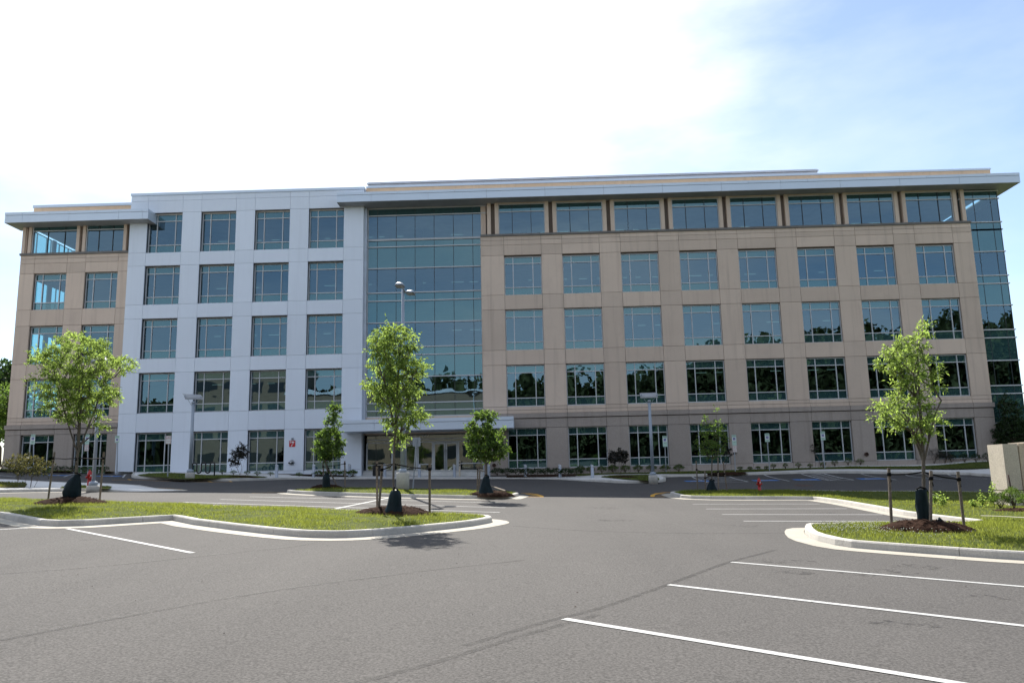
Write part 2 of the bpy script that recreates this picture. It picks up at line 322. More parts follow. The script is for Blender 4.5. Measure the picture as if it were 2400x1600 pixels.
def kerb(path,closed,gut=.42,h=.15,w=.17,seg=3.2,name='kerb',hfun=None):
    """concrete kerb whose street face follows the path, lawn to the LEFT; short units with open joints, and a gutter pan"""
    P=resample(path,.4,closed); n=len(P)
    prof=[(0,-.03),(.025,h-.025),(.05,h),(w,h),(w,-.05)]
    offs=[offset(P,o,closed) for o,_ in prof]; g0=offset(P,-gut,closed)
    mb=MB(); gb=MB(); cnt=n if closed else n-1; per=max(1,int(round(seg/.4))); i=0
    while i<cnt:
        j=min(i+per,cnt); idx=[k%n for k in range(i,j+1)]
        V=[];m=len(prof)
        for q,k in enumerate(idx):
            for o,(s,z) in zip(offs,prof):
                p=o[k].copy()
                if q==0: p=p+(o[idx[1]]-o[k])*.018
                if q==len(idx)-1: p=p+(o[idx[-2]]-o[k])*.018
                V.append((p[0],p[1],gz(p[0],p[1])+(z if z<=0 else z*(hfun(p) if hfun else 1))))
        F=[]
        for q in range(len(idx)-1):
            for a in range(m-1): F.append((q*m+a,(q+1)*m+a,(q+1)*m+a+1,q*m+a+1))
        F.append(tuple(range(m))); F.append(tuple((len(idx)-1)*m+a for a in range(m))[::-1]); mb.add(V,F)
        if gut:
            V=[]
            for q,k in enumerate(idx):
                for p,z in((g0[k],.006),(offs[0][k]*.98+g0[k]*.02,.018)):
                    pp=p.copy()
                    if q==0: pp=pp+(P[idx[1]]-P[k])*.012
                    V.append((pp[0],pp[1],gz(pp[0],pp[1])+z))
            gb.add(V,[(2*q+0,2*q+2,2*q+3,2*q+1) for q in range(len(idx)-1)])
        i=j
    o=kind(mb.build(name,M['kerb']),'structure')
    if gut: kind(gb.build('gutter_pan',M['gutter']),'structure')
    return offset(P,w-.02,closed)
def X(L,dz=0.): return [gnd(u,v,dz)[:2] for u,v in L]
# painted lines
def line(a,b,w,m='paint',name='parking_line',dz=.006):
    a=np.array(a[:2],float);b=np.array(b[:2],float); t=(b-a)/np.linalg.norm(b-a); nn=np.array([-t[1],t[0]])*w/2
    n=max(1,int(np.linalg.norm(b-a)/.5)); V=[];
    for i in range(n+1):
        p=a+(b-a)*i/n
        for q in(p-nn,p+nn): V.append((q[0],q[1],gz(q[0],q[1])+dz))
    mb=MB(); mb.add(V,[(2*i,2*i+2,2*i+3,2*i+1) for i in range(n)]); return kind(mb.build(name,M[m]),'structure')
def pathline(P,w,m,name,dz=.006):
    P=resample(P,.35,False); A=offset(P,w/2,False);B=offset(P,-w/2,False); V=[]
    for a,b in zip(A,B): V+=[(b[0],b[1],gz(*b)+dz),(a[0],a[1],gz(*a)+dz)]
    mb=MB(); mb.add(V,[(2*i,2*i+2,2*i+3,2*i+1) for i in range(len(P)-1)]); return kind(mb.build(name,M[m]),'structure')
def clip(a,b,L): a=np.array(a);b=np.array(b); return a+(b-a)/np.linalg.norm(b-a)*L
for s,e in[((1322,1450),(2230,1599)),((1567,1370),(2400,1466.5)),((1714,1317),(2400,1374.7))]:
    a,b=X([s,e]); line(a,clip(a,b,5.6),.11)
a,b=X([(158,1238.5),(451.6,1295.6)]); line(a,b,.11)
a,b=X([(-60,1244),(92,1235.5)]); line(a,b,.11)
for s,e in[((1624,1181),(1921,1180.6)),((1655,1192.3),(1985,1191.6)),((1693,1205.2),(2068,1205.6)),((1743,1220.8),(2100,1221))]:
    a,b=X([s,e]); line(a,clip(a,b,min(5.4,np.linalg.norm(b-a))),.12)
for s,e in[((585.6,1163.5),(1195,1178.6)),((516,1169.8),(1184.5,1189.3)),((430.6,1176.3),(1171.5,1200.4))]:
    a,b=X([s,e]); line(a,b,.12)
a,b=X([(785,1192),(912,1166)]); line(a,b,.12)
# tar seams and stains of the paving
for L in[[(0,1345),(200,1331),(470,1303),(690,1281),(740,1270)],[(0,1500),(250,1452),(620,1385),(1000,1336),(1230,1312)],[(1090,1512),(1290,1452),(1400,1428),(1570,1368),(1700,1318),(1820,1288)],[(800,1608),(1000,1558),(1200,1495),(1400,1440)],[(1200,1232),(1350,1243),(1500,1248),(1640,1250),(1840,1249)]]:
    pathline(chaikin(X(L),2),.085,'seam','paving_seam',.004)
for u,v,r in[(1800,1315,.22),(1868,1315,.2),(1850,1340,.24),(2090,1340,.3),(2160,1328,.3),(1440,1219,.4),(1420,1190,.5),(1740,1232,.35)]:
    c=gnd(u,v); sheet('paving_stain',[(c[0]+r*1.3*math.cos(t)*(1+.25*math.sin(3*t+u)),c[1]+r*math.sin(t)*(1+.2*math.cos(2*t+v))) for t in np.linspace(0,2*pi,18)[:-1]],.0035,M['stain'],.3)
mb=MB()
for i in range(90):
    x=random.uniform(-14,12); y=random.uniform(-56,-40)
    if -13<x<-.3 and y>-43 or x>6 and y>-46: continue
    r=random.uniform(.006,.017); t=random.random()*6.3; z=gz(x,y)+.006; mb.add([(x+r*math.cos(t),y+r*math.sin(t),z),(x+.4*r*math.cos(t+1.6),y+.4*r*math.sin(t+1.6),z+.012),(x-r*math.cos(t),y-r*math.sin(t),z),(x+.4*r*math.cos(t-1.6),y+.4*r*math.sin(t-1.6),z+.004)],[(0,1,2,3)])
kind(mb.build('leaf_litter',M['mulch']),'stuff')
for x,y,r in((4.2,-50.3,.25),(6.0,-48.6,.18),(5.2,-46.7,.22),(-7.8,-43.2,.2),(9.4,-29.8,.3),(9.9,-32.7,.25),(-5.5,-28.3,.3),(-3.4,-30.9,.3)):
    sheet('paving_stain',[(x+r*1.2*math.cos(t)*(1+.3*math.sin(3*t+x)),y+r*math.sin(t)*(1+.25*math.cos(2*t+y))) for t in np.linspace(0,2*pi,18)[:-1]],.0035,M['stain'],.3)
# ------------------------------------------------------------------ kerbed islands
def wp(L): return [np.array(p,float) for p in L]
LAWNS=[]
def lawn(name,poly,h,mound,dens,bl,m='soil',g='grass',holes=(),hh=(.03,.07)):
    poly=[tuple(map(float,p[:2])) for p in poly]
    hf=lambda P:h+mound*(1-np.exp(-pdist(P,poly)/.9))
    o=sheet('lawn',poly,0,M[m],.35,hf); LAWNS.append((poly,hf))
    a=np.array(poly); n=int(dens*abs(area(poly))); 
    if n<10: return hf
    lo,hi=a.min(0),a.max(0); P=lo+RNG.random((int(n*(hi-lo).prod()/abs(area(poly))),2))*(hi-lo); P=P[inpoly(P,poly)]
    dd=pdist(P,poly); clump=np.sin(P[:,0]*2.1+np.sin(P[:,1]*1.7)*2)*np.cos(P[:,1]*2.6+np.sin(P[:,0]*1.3))
    keep=RNG.random(len(P))<np.clip(.62+.45*clump,.12,1)
    for hx,hy,hr in holes: keep&=np.hypot(P[:,0]-hx,P[:,1]-hy)>hr*(.9+.1*RNG.random(len(P)))
    P=P[keep]; z=G(P[:,0],P[:,1])+hf(P)-.005; n=len(P)
    c=np.clip(.8+.5*np.sin(P[:,0]*2.1+np.sin(P[:,1]*1.7)*2)*np.cos(P[:,1]*2.6+np.sin(P[:,0]*1.3)),.5,1.4)
    nb=3; P3=np.repeat(np.c_[P,z],nb,0); c=np.repeat(c,nb); P3[:,:2]+=RNG.normal(0,.012,(n*nb,2)); L=(hh[0]+(hh[1]-hh[0])*RNG.random(n*nb))*c*1.25; th=RNG.random(n*nb)*2*pi; ph=RNG.random(n*nb)*2*pi
    lean=np.c_[np.cos(ph),np.sin(ph)]*(L*(.2+.6*RNG.random(n*nb)))[:,None]; w=np.c_[np.cos(th),np.sin(th)]*bl
    z0=P3[:,2]
    V=np.empty((n*nb,3,3)); V[:,0]=np.c_[P3[:,:2]-w,z0]; V[:,1]=np.c_[P3[:,:2]+w,z0]; V[:,2]=np.c_[P3[:,:2]+lean,z0+L]
    kind(fastmesh('grass',V.reshape(-1,3),np.arange(n*nb*3).reshape(-1,3),M[g]),'stuff'); return hf
# island A: near left
KA=X([(92,1233),(133.7,1235)])+X([(199,1233.4),(300,1227)])+X([(403,1220.6)])+X([(451.5,1230.8),(545,1243.5),(643,1254.8),(714,1261),(796,1262.4),(872,1258.4),(969,1249.7),(1097,1236),(1143,1227.8)])
KA=[gnd(-150,1203)[:2]]+X([(0,1214.5)])+KA+wp([(-.42,-38.0),(-.55,-37.4),(-1.0,-37.0),(-2.2,-36.6),(-4.6,-35.7),(-7.2,-34.9),(-10.2,-33.6),(-13.3,-32.7),(-16.5,-31.6),(-19,-33)])
KA=[np.array(p,float) for p in KA]; KA=KA[:8]+chaikin(KA[8:21],1)+KA[21:]
MT={}
def mulch(name,u,v,dz,rx,ry,h,rot=0,chips=500):
    c=gnd(u,v,dz); cx,cy=c[0],c[1]; mb=MB(); n=40; R=7; V=[];F=[]
    rw=[1+.10*math.sin(3*k*2*pi/n+u)+.07*math.sin(7*k*2*pi/n+v)+.05*math.sin(11*k*2*pi/n) for k in range(n)]
    base=lambda x,y: gz(x,y)+dz-.06
    for i in range(R+1):
        f=1-i/R
        for k in range(n):
            t=2*pi*k/n; x=cx+rx*f*rw[k]*math.cos(t); y=cy+ry*f*rw[k]*math.sin(t); hh=h*(1-f**2.2)*(1+.12*math.sin(9*x)*math.cos(8*y))
            V.append((x,y,base(x,y)+hh+(.01 if i else -.04)))
    for i in range(R):
        for k in range(n): F.append((i*n+k,i*n+(k+1)%n,(i+1)*n+(k+1)%n,(i+1)*n+k))
    mb.add(V,F,0,True)
    for q in range(chips):
        t=random.random()*2*pi; f=random.random()**.5*1.04; x=cx+rx*f*math.cos(t);y=cy+ry*f*math.sin(t); z=base(x,y)+h*(1-min(f,1)**2.2)+.02
        a=random.random()*pi; l=random.uniform(.02,.06); w=random.uniform(.006,.014); d=Vector((math.cos(a),math.sin(a),random.uniform(-.3,.5)))*l; s=Vector((-math.sin(a),math.cos(a),0))*w; p=Vector((x,y,z))
        mb.add([p-d-s,p+d-s,p+d+s,p-d+s],[(0,1,2,3)])
    kind(mb.build('mulch_bed',M['mulch']),'stuff'); return (cx,cy,max(rx,ry)*.92),base(cx,cy)+h
HA=[];MZ={}
h,MZ['T1']=mulch('mulch',172,1176,.26,1.0,.85,.2); HA.append(h)
h,MZ['T2']=mulch('mulch',928,1199,.26,.98,.85,.2); HA.append(h)
in_=kerb(KA,True); lawn('lawn',in_,.13,.11,340,.0045,holes=HA)
# island B: middle, with the tall lamp
KB=chaikin(X([(670,1156),(730,1159.5),(856,1163.5),(990.6,1167),(1117,1170),(1193.6,1169.6),(1213,1164)])+wp([(.02,-22.8),(-.3,-21.9),(-1.2,-21.3),(-2.4,-21.0),(-4.9,-20.5),(-7.8,-20.2),(-9.2,-20.8),(-10.4,-22.1)]),1,True)
HB=[]; h,MZ['T3']=mulch('mulch',766,1139.5,.25,.75,.6,.15,chips=200); HB.append(h); h,MZ['T4']=mulch('mulch',1150,1157,.2,.88,.55,.2,chips=300); HB.append(h)
in_=kerb(KB,True); lawn('lawn',in_,.13,.10,170,.007,holes=HB)
# right lawn: runs round the far stalls and ends in the near right tip
KC=wp([(60,-16.6),(40,-16.8),(24,-16.9),(16,-17),(10.7,-17.2),(8.2,-18.2),(7.0,-20)])+X([(1580.6,1163),(1600,1168.6),(1685,1171),(1836,1171),(1905,1171.6)])
KC=chaikin(KC,1)
KC2=X([(1915,1172.5),(1975,1181),(2034,1192),(2116,1208),(2190,1218.5)])
KC3=wp([(11.9,-37.4),(11.2,-38.0),(9.9,-38.3),(8.4,-38.6),(7.3,-39.1)])+X([(1888,1240),(1884,1249),(1901,1264.7),(1973,1283),(2074,1291.8),(2302,1309),(2400,1314.7)])
KC3=KC3+wp([KC3[-1]+(KC3[-1]-KC3[-2])*8])
KALL=list(KC)+KC2+chaikin(KC3,1)
HC=[]; h,MZ['T6']=mulch('mulch',2172,1235,.26,.95,.8,.2); HC.append(h); h,MZ['T5']=mulch('mulch',1670,1153,.2,.5,.45,.06,chips=120); HC.append(h)
h,MZ['BW']=mulch('mulch',2392,1196,.22,.9,.6,.12,chips=250); HC.append(h)
in_=kerb(KALL,False)
polyC=[tuple(p) for p in in_]+[(60,-58),(60,-16.8)]
front=[(x,y) for x,y in polyC]
lawn('lawn',[p for p in polyC],.12,.10,60,.007,m='soil',holes=HC)
def patch(poly,dens,bl,g,hh,hf,holes=()):
    """extra grass on part of a lawn"""
    a=np.array(poly); lo,hi=a.min(0),a.max(0); P=lo+RNG.random((int(dens*(hi-lo).prod()),2))*(hi-lo); P=P[inpoly(P,poly)]; P=P[inpoly(P,[tuple(p) for p in polyC])]
    for hx,hy,hr in holes: P=P[np.hypot(P[:,0]-hx,P[:,1]-hy)>hr]
    clump=np.sin(P[:,0]*2.7+np.sin(P[:,1]*1.9)*2)*np.cos(P[:,1]*3.1); P=P[RNG.random(len(P))<.6+.4*clump]
    n=len(P)*3; z=G(P[:,0],P[:,1])+hf(P)-.005; P3=np.repeat(np.c_[P,z],3,0); P3[:,:2]+=RNG.normal(0,.014,(n,2)); L=hh[0]+(hh[1]-hh[0])*RNG.random(n)**1.5; th=RNG.random(n)*2*pi;ph=RNG.random(n)*2*pi
    lean=np.c_[np.cos(ph),np.sin(ph)]*(L*(.2+.6*RNG.random(n)))[:,None]; w=np.c_[np.cos(th),np.sin(th)]*bl
    V=np.empty((n,3,3)); V[:,0]=np.c_[P3[:,:2]-w,P3[:,2]]; V[:,1]=np.c_[P3[:,:2]+w,P3[:,2]]; V[:,2]=np.c_[P3[:,:2]+lean,P3[:,2]+L]
    return kind(fastmesh('grass',V.reshape(-1,3),np.arange(n*3).reshape(-1,3),M[g]),'stuff')
hfC=LAWNS[-1][1]
patch([(5.8,-46),(13,-46),(13,-37),(5.8,-37)],420,.0045,'grass',(.03,.085),hfC,HC)
patch([(11,-37),(22,-37),(22,-24),(11,-24)],110,.006,'grass',(.03,.07),hfC,HC)
patch([(6.8,-25),(13,-25),(13,-19),(6.8,-19)],190,.007,'grass',(.04,.11),hfC,HC)
patch([(12,-28),(34,-28),(34,-16.8),(10,-16.8)],70,.008,'grassd',(.03,.07),hfC,HC)
# clover in the near right tip
def clover(n,box,holes):
    mb=MB()
    while n>0:
        if random.random()<.75: x=random.gauss((box[0]+box[1])/2-.2,.55); y=random.gauss((box[2]+box[3])/2,.75)
        else: x=random.uniform(box[0],box[1]+.9); y=random.uniform(box[2],box[3])
        if not inpoly([(x,y)],polyC)[0] or any(math.hypot(x-a,y-b)<r for a,b,r in holes): continue
        n-=1; z=gz(x,y)+float(hfC(np.array([[x,y]]))[0])+random.uniform(.06,.11); r=random.uniform(.007,.013)
        mb.add([(x+r,y,z),(x-r,y,z),(x,y+r,z),(x,y-r,z),(x,y,z+r),(x,y,z-r*.6)],[(0,2,4),(2,1,4),(1,3,4),(3,0,4),(2,0,5),(1,2,5),(3,1,5),(0,3,5)])
        mb.tube([(x,y,z-.09),(x,y,z)],.002,3,cap=False,mi=1)
    kind(mb.build('clover_flowers',[M['clover'],M['grass']]),'stuff')
clover(430,(6.5,8.2,-43.3,-39.5),HC)
# planted islands of the car park behind the camera, mirrored in the ground floor glass
for x0,x1 in((-34,-12),(-4,16),(24,44)):
    for y0 in(-80,-94):
        K=chaikin(wp([(x0,y0),(x1,y0),(x1+1.5,y0+2),(x1,y0+4),(x0,y0+4),(x0-1.5,y0+2)]),2,True); in_=kerb(K,True); sheet('lawn',[tuple(p) for p in in_],.13,M['soil'],1.)
# bare footpath edge beyond the right tip
pathline(chaikin(X([(2300,1215),(2350,1216.5),(2420,1221)],.2),1),.18,'gutter','path_edge',.28)
# island E: far left with lamp and hydrant
KE=wp([(-46,-32)])+X([(-120,1158),(0,1155),(107,1153),(259,1151.5),(330,1151.5),(396,1150)])+wp([(-15.9,-20.6),(-16.4,-19.9),(-17.6,-19.0),(-19.6,-17.8),(-21.5,-16.8),(-24.3,-16.6),(-28.8,-14.2),(-36,-13.5),(-46,-13.5)])
KE=chaikin(KE,1,True)
in_=kerb(KE,True,gut=.3,hfun=lambda p: min(1,max(.12,(-p[0]-17.6)/1.6)))
sheet('island_pavement',in_,.135,M['walk'],.5,lambda P:-.125*np.clip((P[:,0]+19.4)/1.6,0,1))
e1=X([(-120,1143),(0,1141.5),(58,1141.2),(64,1133),(58,1129.8),(0,1128.5),(-120,1126)],.16); lawn('lawn',e1,.15,.08,60,.008,g='grassd',m='berm')
e2=X([(140,1142.6),(200,1143.4),(258,1144),(262,1139.2),(200,1138),(152,1137.8)],.16); lawn('lawn',e2,.15,.08,150,.008)
# ------------------------------------------------------------------ pavement in front of the building
SW=X([(-160,1104),(0,1105),(125,1105.5),(303,1107)],.0)+X([(312,1112),(306,1117),(318,1121),(400,1124),(470,1126.5),(550,1127),(600,1125.5),(660,1123),(720,1122),(860,1122),(1000,1122.5),(1200,1121.2),(1293,1122.5),(1385,1128),(1455,1132),(1519,1131.4),(1560,1128.5),(1562,1123),(1552,1118),(1580,1116.8),(1623,1116.3),(1790,1111.7),(1920,1108.3),(2000,1109),(2102,1110),(2221,1111),(2289,1112.5),(2356,1117.7)])
SW=[p for p in SW]+wp([(36,-9.6),(46,-9.6)])
SW=chaikin(SW,1)
def hS(p): 
    return float(np.interp(p[0],[-17,-15,3.6,5.2],[1,.5,.5,1]))
in_=kerb(SW,False,gut=0,w=.16,hfun=hS)
hw=lambda P:.148*np.where((P[:,0]>-15.5)&(P[:,0]<4),.25,1)
sheet('sidewalk',[tuple(p) for p in in_]+[(46,.45),(-46,.45)],-.004,M['walk'],.45,lambda P:.148*np.interp(P[:,0],[-17,-15,3.6,5.2],[1,.5,.5,1]))
hwf=lambda P:.148*np.interp(P[:,0],[-17,-15,3.6,5.2],[1,.5,.5,1])
for xx in np.arange(-45,36,1.8):  # scored joints of the pavement
    pass
def bed(poly,m,dz,g=None,dens=0,bl=.008,nm='lawn',k='structure'):
    poly=[tuple(map(float,p[:2])) for p in poly]; o=sheet(nm,poly,dz,M[m],.6,hwf,k)
    if g:
        global polyC
        keep=polyC; polyC=poly; patch(poly,dens,bl,g,(.03,.07),lambda P:hwf(P)+dz); polyC=keep
F_=chaikin(X([(316,1113.6),(371,1117.5),(425,1123.3),(478.6,1121),(560,1119.3),(636,1117.8),(600,1115),(560,1113.3),(523,1112.3),(478.6,1112.7),(436,1109),(400,1107.6),(371,1107.8),(341,1109.5)],.17),1,True)
bed(F_,'soil',.03,'grass',60)
R_=chaikin(X([(1402,1116.4),(1434,1119.6),(1472,1123.4),(1519,1126.2),(1543,1125.8),(1546,1121),(1540,1116.6),(1525,1111.5),(1480,1112),(1440,1113)],.17),1,True)
bed(R_,'soil',.03,'grass',60)
rl=X([(1355,1113),(1440,1110.6),(1480,1109.8),(1600,1110.2),(1736,1106.4),(1821,1103),(1906,1099.2),(2000,1098.2),(2153,1099.4),(2340,1096.5)],.16)
RL=rl+wp([(46,-3.2),(46,-.55),(3.5,-.55)]); bed(RL,'soil',.03,'grass',50)
bed([(p[0],p[1]) for p in wp([(-2.6,-.7),(46,-.7),(46,.02),(-2.6,.02)])],'mulch',.05,nm='mulch_bed',k='stuff')
bed(wp([(-1.2,-2.3),(3.6,-2.6),(3.6,-.65),(-1.2,-.65)]),'mulch',.03,nm='mulch_bed',k='stuff')
bed(wp([(-16.6,-1.5),(-12.1,-1.4),(-12.1,-.02),(-16.6,-.02)]),'mulch',.03,nm='mulch_bed',k='stuff')
bed(wp([(-46,-2.6),(-29.9,-1.2),(-29.9,-.02),(-46,-.02)]),'soil',.03,'grass',40)
bed(wp([(-29.6,-.75),(-16.8,-.75),(-16.8,-.07),(-29.6,-.07)]),'gravel',.03,nm='gravel_strip',k='stuff')
for (u,v) in((566,1116.5),(1462,1116.5)): mulch('mulch',u,v,.2,1.05,.95,.1,chips=150)
mulch('mulch',1703,1107.5,.2,1.3,.6,.1,chips=150)
# yellow no-parking edge lines
for L in[[(2,1136),(75,1134),(150,1136.5),(262,1140)],[(262,1124),(330,1124.6),(420,1128),(520,1129.4),(546,1128.6)],[(262,1141.5),(330,1142),(395,1144.5),(426,1146.5)],[(590,1155),(640,1154),(668,1153.3)]]:
    pathline(chaikin(X(L),1),.11,'yellow','yellow_edge_line')
for a,b in[((355,1142.5),(365,1145)),((130,1136),(140,1138)),((486,1126.8),(497,1129.5)),((537,1126.2),(543,1128.9)),((300,1122.4),(308,1124.6))]: line(*X([a,b]),.12,'yellow','yellow_edge_line')
for L in[[(1222,1155.5),(1240,1155.8),(1256,1157.8),(1267,1161),(1270,1164),(1234,1163.6)],[(1600,1153),(1560,1153.8),(1540,1156),(1530,1159.5),(1529,1163.6),(1558,1163.4)]]:
    pathline(X(L),.2,'yellow','yellow_hatching')
line(*X([(1232,1156.5),(1266,1162.5)]),.14,'yellow','yellow_hatching'); line(*X([(1540,1159),(1580,1156)]),.14,'yellow','yellow_hatching')
# accessible bays: blue squares with symbol, hatched aisles
def isa(P,pos,s,up,rt,mi,thick=0,mb=None):
    """access symbol: head, body, wheel"""
    mb=mb or MB(); f=lambda x,y: P(pos,x*s,y*s)
    def strip(pts,w):
        pts=[np.array(p,float) for p in pts]; A=offset(pts,w/2,False);B=offset(pts,-w/2,False); V=[]
        for a,b in zip(A,B): V+=[f(*b),f(*a)]
        mb.add(V,[(2*i,2*i+2,2*i+3,2*i+1) for i in range(len(pts)-1)],mi)
    c=[(-.05+.09*math.cos(t),.40+.09*math.sin(t)) for t in np.linspace(0,2*pi,11)[:-1]]; mb.add([f(*p) for p in c],[tuple(range(10))],mi)
    strip([(-.05,.28),(-.03,-.02),(.20,-.02),(.30,-.33),(.40,-.30)],.085); strip([(-.04,.14),(.16,.14)],.07)
    strip([(-.08+.24*math.cos(t),-.18+.24*math.sin(t)) for t in np.linspace(2.0,5.9,14)],.07); return mb
def Pg(pos,x,y):
    X_=pos[0]+x; Y_=pos[1]+y; return (X_,Y_,gz(X_,Y_)+.011)
for u,v in[(130,1113.6),(255,1115.3),(370,1118.8),(1634,1127),(1794,1125.4),(1890,1123.7),(2041,1121.6)]:
    c=gnd(u,v); s=.75; sheet('accessible_bay_marking',[(c[0]-s,c[1]-s*.75),(c[0]+s,c[1]-s*.75),(c[0]+s,c[1]+s*.75),(c[0]-s,c[1]+s*.75)],.007,M['blue'],.5)
    kind(isa(Pg,c,1.25,0,0,0).build('accessible_bay_symbol',M['paint']),'structure')
for s,e in[((1790,1111.5),(1849.6,1126.9)),((2018,1109.6),(2101,1124)),((2115,1110.5),(2206,1122.7)),((2220,1111),(2313,1121.5)),((1621,1115.9),(1658,1129.8)),((1704,1113.6),(1753,1128.6)),((1878,1110),(1943,1125.5)),((1930,1108.8),(2001,1124.4)),((-10,1113),(40,1117)),((180,1108),(150,1117)),((303,1109),(288,1118.6))]:
    line(*X([s,e]),.11)
for (a0,a1),(b0,b1) in[(((1621,1115.9),(1658,1129.8)),((1704,1113.6),(1753,1128.6))),(((1878,1110),(1943,1125.5)),((1930,1108.8),(2001,1124.4)))]:
    A0,A1,B0,B1=X([a0,a1,b0,b1]); line(A1,B1,.1)
    for i in range(7):
        t0=(i-1.2)/7; t1=(i+1)/7; t0=max(t0,0); line(A0+(A1-A0)*min(1,t1),B0+(B1-B0)*t0,.1)
# ------------------------------------------------------------------ office building
B=thing('office_building',(0,0,1.5),'five storey office block of tan precast and silver metal panels with teal glass','building')
def openings(mb,x0,x1,zs,cols,wx,rows,y,t,g=.022,back=None,mi=0):
    """panelled wall x0..x1: piers and spandrels as separate slabs with open joints; cols = left edges, rows=[(zb,zt)]"""
    edges=[x0]
    for c in cols: edges+=[c,c+wx]
    edges.append(x1)
    for i in range(0,len(edges)-1):
        a,b=edges[i]+g/2,edges[i+1]-g/2
        if b-a<.05: continue
        pier=i%2==0
        for z0,z1,win in zs:
            if win and not pier: continue
            mb.box(a,b,y,y+t,z0+g/2,z1-g/2,mi)
def backing(mb,x0,x1,z0,z1,cols,wx,rows,y,t,mi=0):
    edges=[x0]
    for c in cols: edges+=[c,c+wx]
    edges.append(x1)
    zs=[z0]
    for a,b in rows: zs+=[a,b]
    zs.append(z1)
    for i in range(len(edges)-1):
        for j in range(len(zs)-1):
            if i%2==1 and j%2==1: continue
            mb.box(edges[i],edges[i+1],y,y+t,zs[j],zs[j+1],mi)
def window(x0,x1,z0,z1,yf,fx=(.235,.765),fz=(.205,.82),top=False,fw=.062,sill=True):
    f=MB(); d=.11
    f.box(x0,x0+fw,yf,yf+d,z0,z1); f.box(x1-fw,x1,yf,yf+d,z0,z1); f.box(x0+fw,x1-fw,yf,yf+d,z0,z0+fw); f.box(x0+fw,x1-fw,yf,yf+d,z1-fw,z1)
    xs=[x0+fw]+[x0+(x1-x0)*q for q in fx]+[x1-fw]; zc=[z0+fw]+[z0+(z1-z0)*q for q in fz]+[z1-fw]
    for z in zc[1:-1]: f.box(x0+fw,x1-fw,yf-.003,yf+d,z-fw/2,z+fw/2)
    for x in xs[1:-1]:
        for i in range(len(zc)-1):
            a=zc[i]+(fw/2 if i else 0); b=zc[i+1]-(fw/2 if i<len(zc)-2 else 0)
            if top: f.box(x-.022,x+.022,yf+.01,yf+d,a,b,1)
            else: f.box(x-fw/2,x+fw/2,yf,yf+d,a,b)
    o=f.build('window',[M['frame'],M['dark']],B)
    p=MB(); yg=yf+.06
    for i in range(len(zc)-1):
        sp=(i==len(zc)-2) if top else i!=1
        for j in range(len(xs)-1): p.add([(xs[j],yg,zc[i]),(xs[j+1],yg,zc[i]),(xs[j+1],yg,zc[i+1]),(xs[j],yg,zc[i+1])],[(0,1,2,3)],1 if sp else 0)
    p.build('pane',[M['glass'],M['span']],o); return o
RX=[-1.107+4.4*i for i in range(8)]; RW=2.82
RR=[(2.32,5.23),(6.80,9.847),(10.964,14.03),(15.144,18.14)]
XL,XLW,XW,XG,XR,XC=-38.2,-29.83,-11.77,-2.85,33.94,36.3
# tan precast, right wing
mb=MB(); bb=MB()
zs=[(6.54,6.80,0),(6.80,9.88,1),(9.88,10.99,0),(10.99,14.06,1),(14.06,15.17,0),(15.17,18.24,1),(18.24,19.04,0),(19.04,19.42,0),(19.42,19.74,0)]
openings(mb,XG,XR,[(6.28,6.54,0)]+zs,RX,RW,None,0,.14)
mb.box(XR-.14,XR,.145,.9,6.3,19.73) # return of the wing at the glass corner
backing(bb,XG+.01,XR-.15,6.28,19.7,RX,RW,RR[1:],.125,.12)
mb.build('precast_wall',M['precast'],B); bb.build('joint_backing',M['joint'],B)
# left wing
LX=[-37.066,-33.116]; LW=2.52
LR=[(2.75,5.75),(6.95,9.9),(10.85,13.75),(14.998,17.83)]
LR=[(2.6,5.55),(6.82,9.66),(10.82,13.72),(14.998,17.83)]
mb=MB(); bb=MB()
zsl=[(6.30,6.52,0),(6.52,6.82,0),(6.82,9.70,1),(9.70,10.84,0),(10.84,13.75,1),(13.75,15.0,0),(15.0,17.83,1),(17.83,18.62,0),(18.62,18.98,0),(18.98,19.27,0)]
openings(mb,XL,XLW,zsl,LX,LW,None,0,.14); backing(bb,XL+.15,XLW,6.3,19.25,LX,LW,LR[1:],.125,.12)
# side wall of the left wing
SY=[1.0,4.0]; SWD=2.55
def side(mbx,x,t,zs,ys,w,y1):
    e=[.15]
    for c in ys: e+=[c,c+w]
    e.append(y1)
    for i in range(len(e)-1):
        for z0,z1,win in zs:
            if win and i%2==1: continue
            mbx.box(x,x+t,e[i]+.01,e[i+1]-.01,z0+.01,z1-.01)
side(mb,XL,.14,zsl,SY,SWD,16); mb.box(XL,XL+.14,.15,16,0,6.28)
side(mb,XL+.15,.14,[(19.3,21.6,1)],[1.0,4.0],2.55,16)
mb.build('precast_wall',M['precast'],B); bb.build('joint_backing',M['joint'],B)
for a,b in LR[1:]+[(19.43,21.6)]:
    for c in SY:
        w_=2.55; fr=MB()
        for q in(c,c+w_*.25,c+w_*.75,c+w_-.06): fr.box(XL+.06,XL+.14,q,q+.06,a,b)
        for q in(a,b-.06): fr.box(XL+.065,XL+.135,c,c+w_,q,q+.06)
        o=fr.build('window',M['frame'],B); sp=MB(); sp.add([(XL+.1,c,a),(XL+.1,c+w_,a),(XL+.1,c+w_,b),(XL+.1,c,b)],[(0,1,2,3)]); sp.build('pane',M['glass'],o)
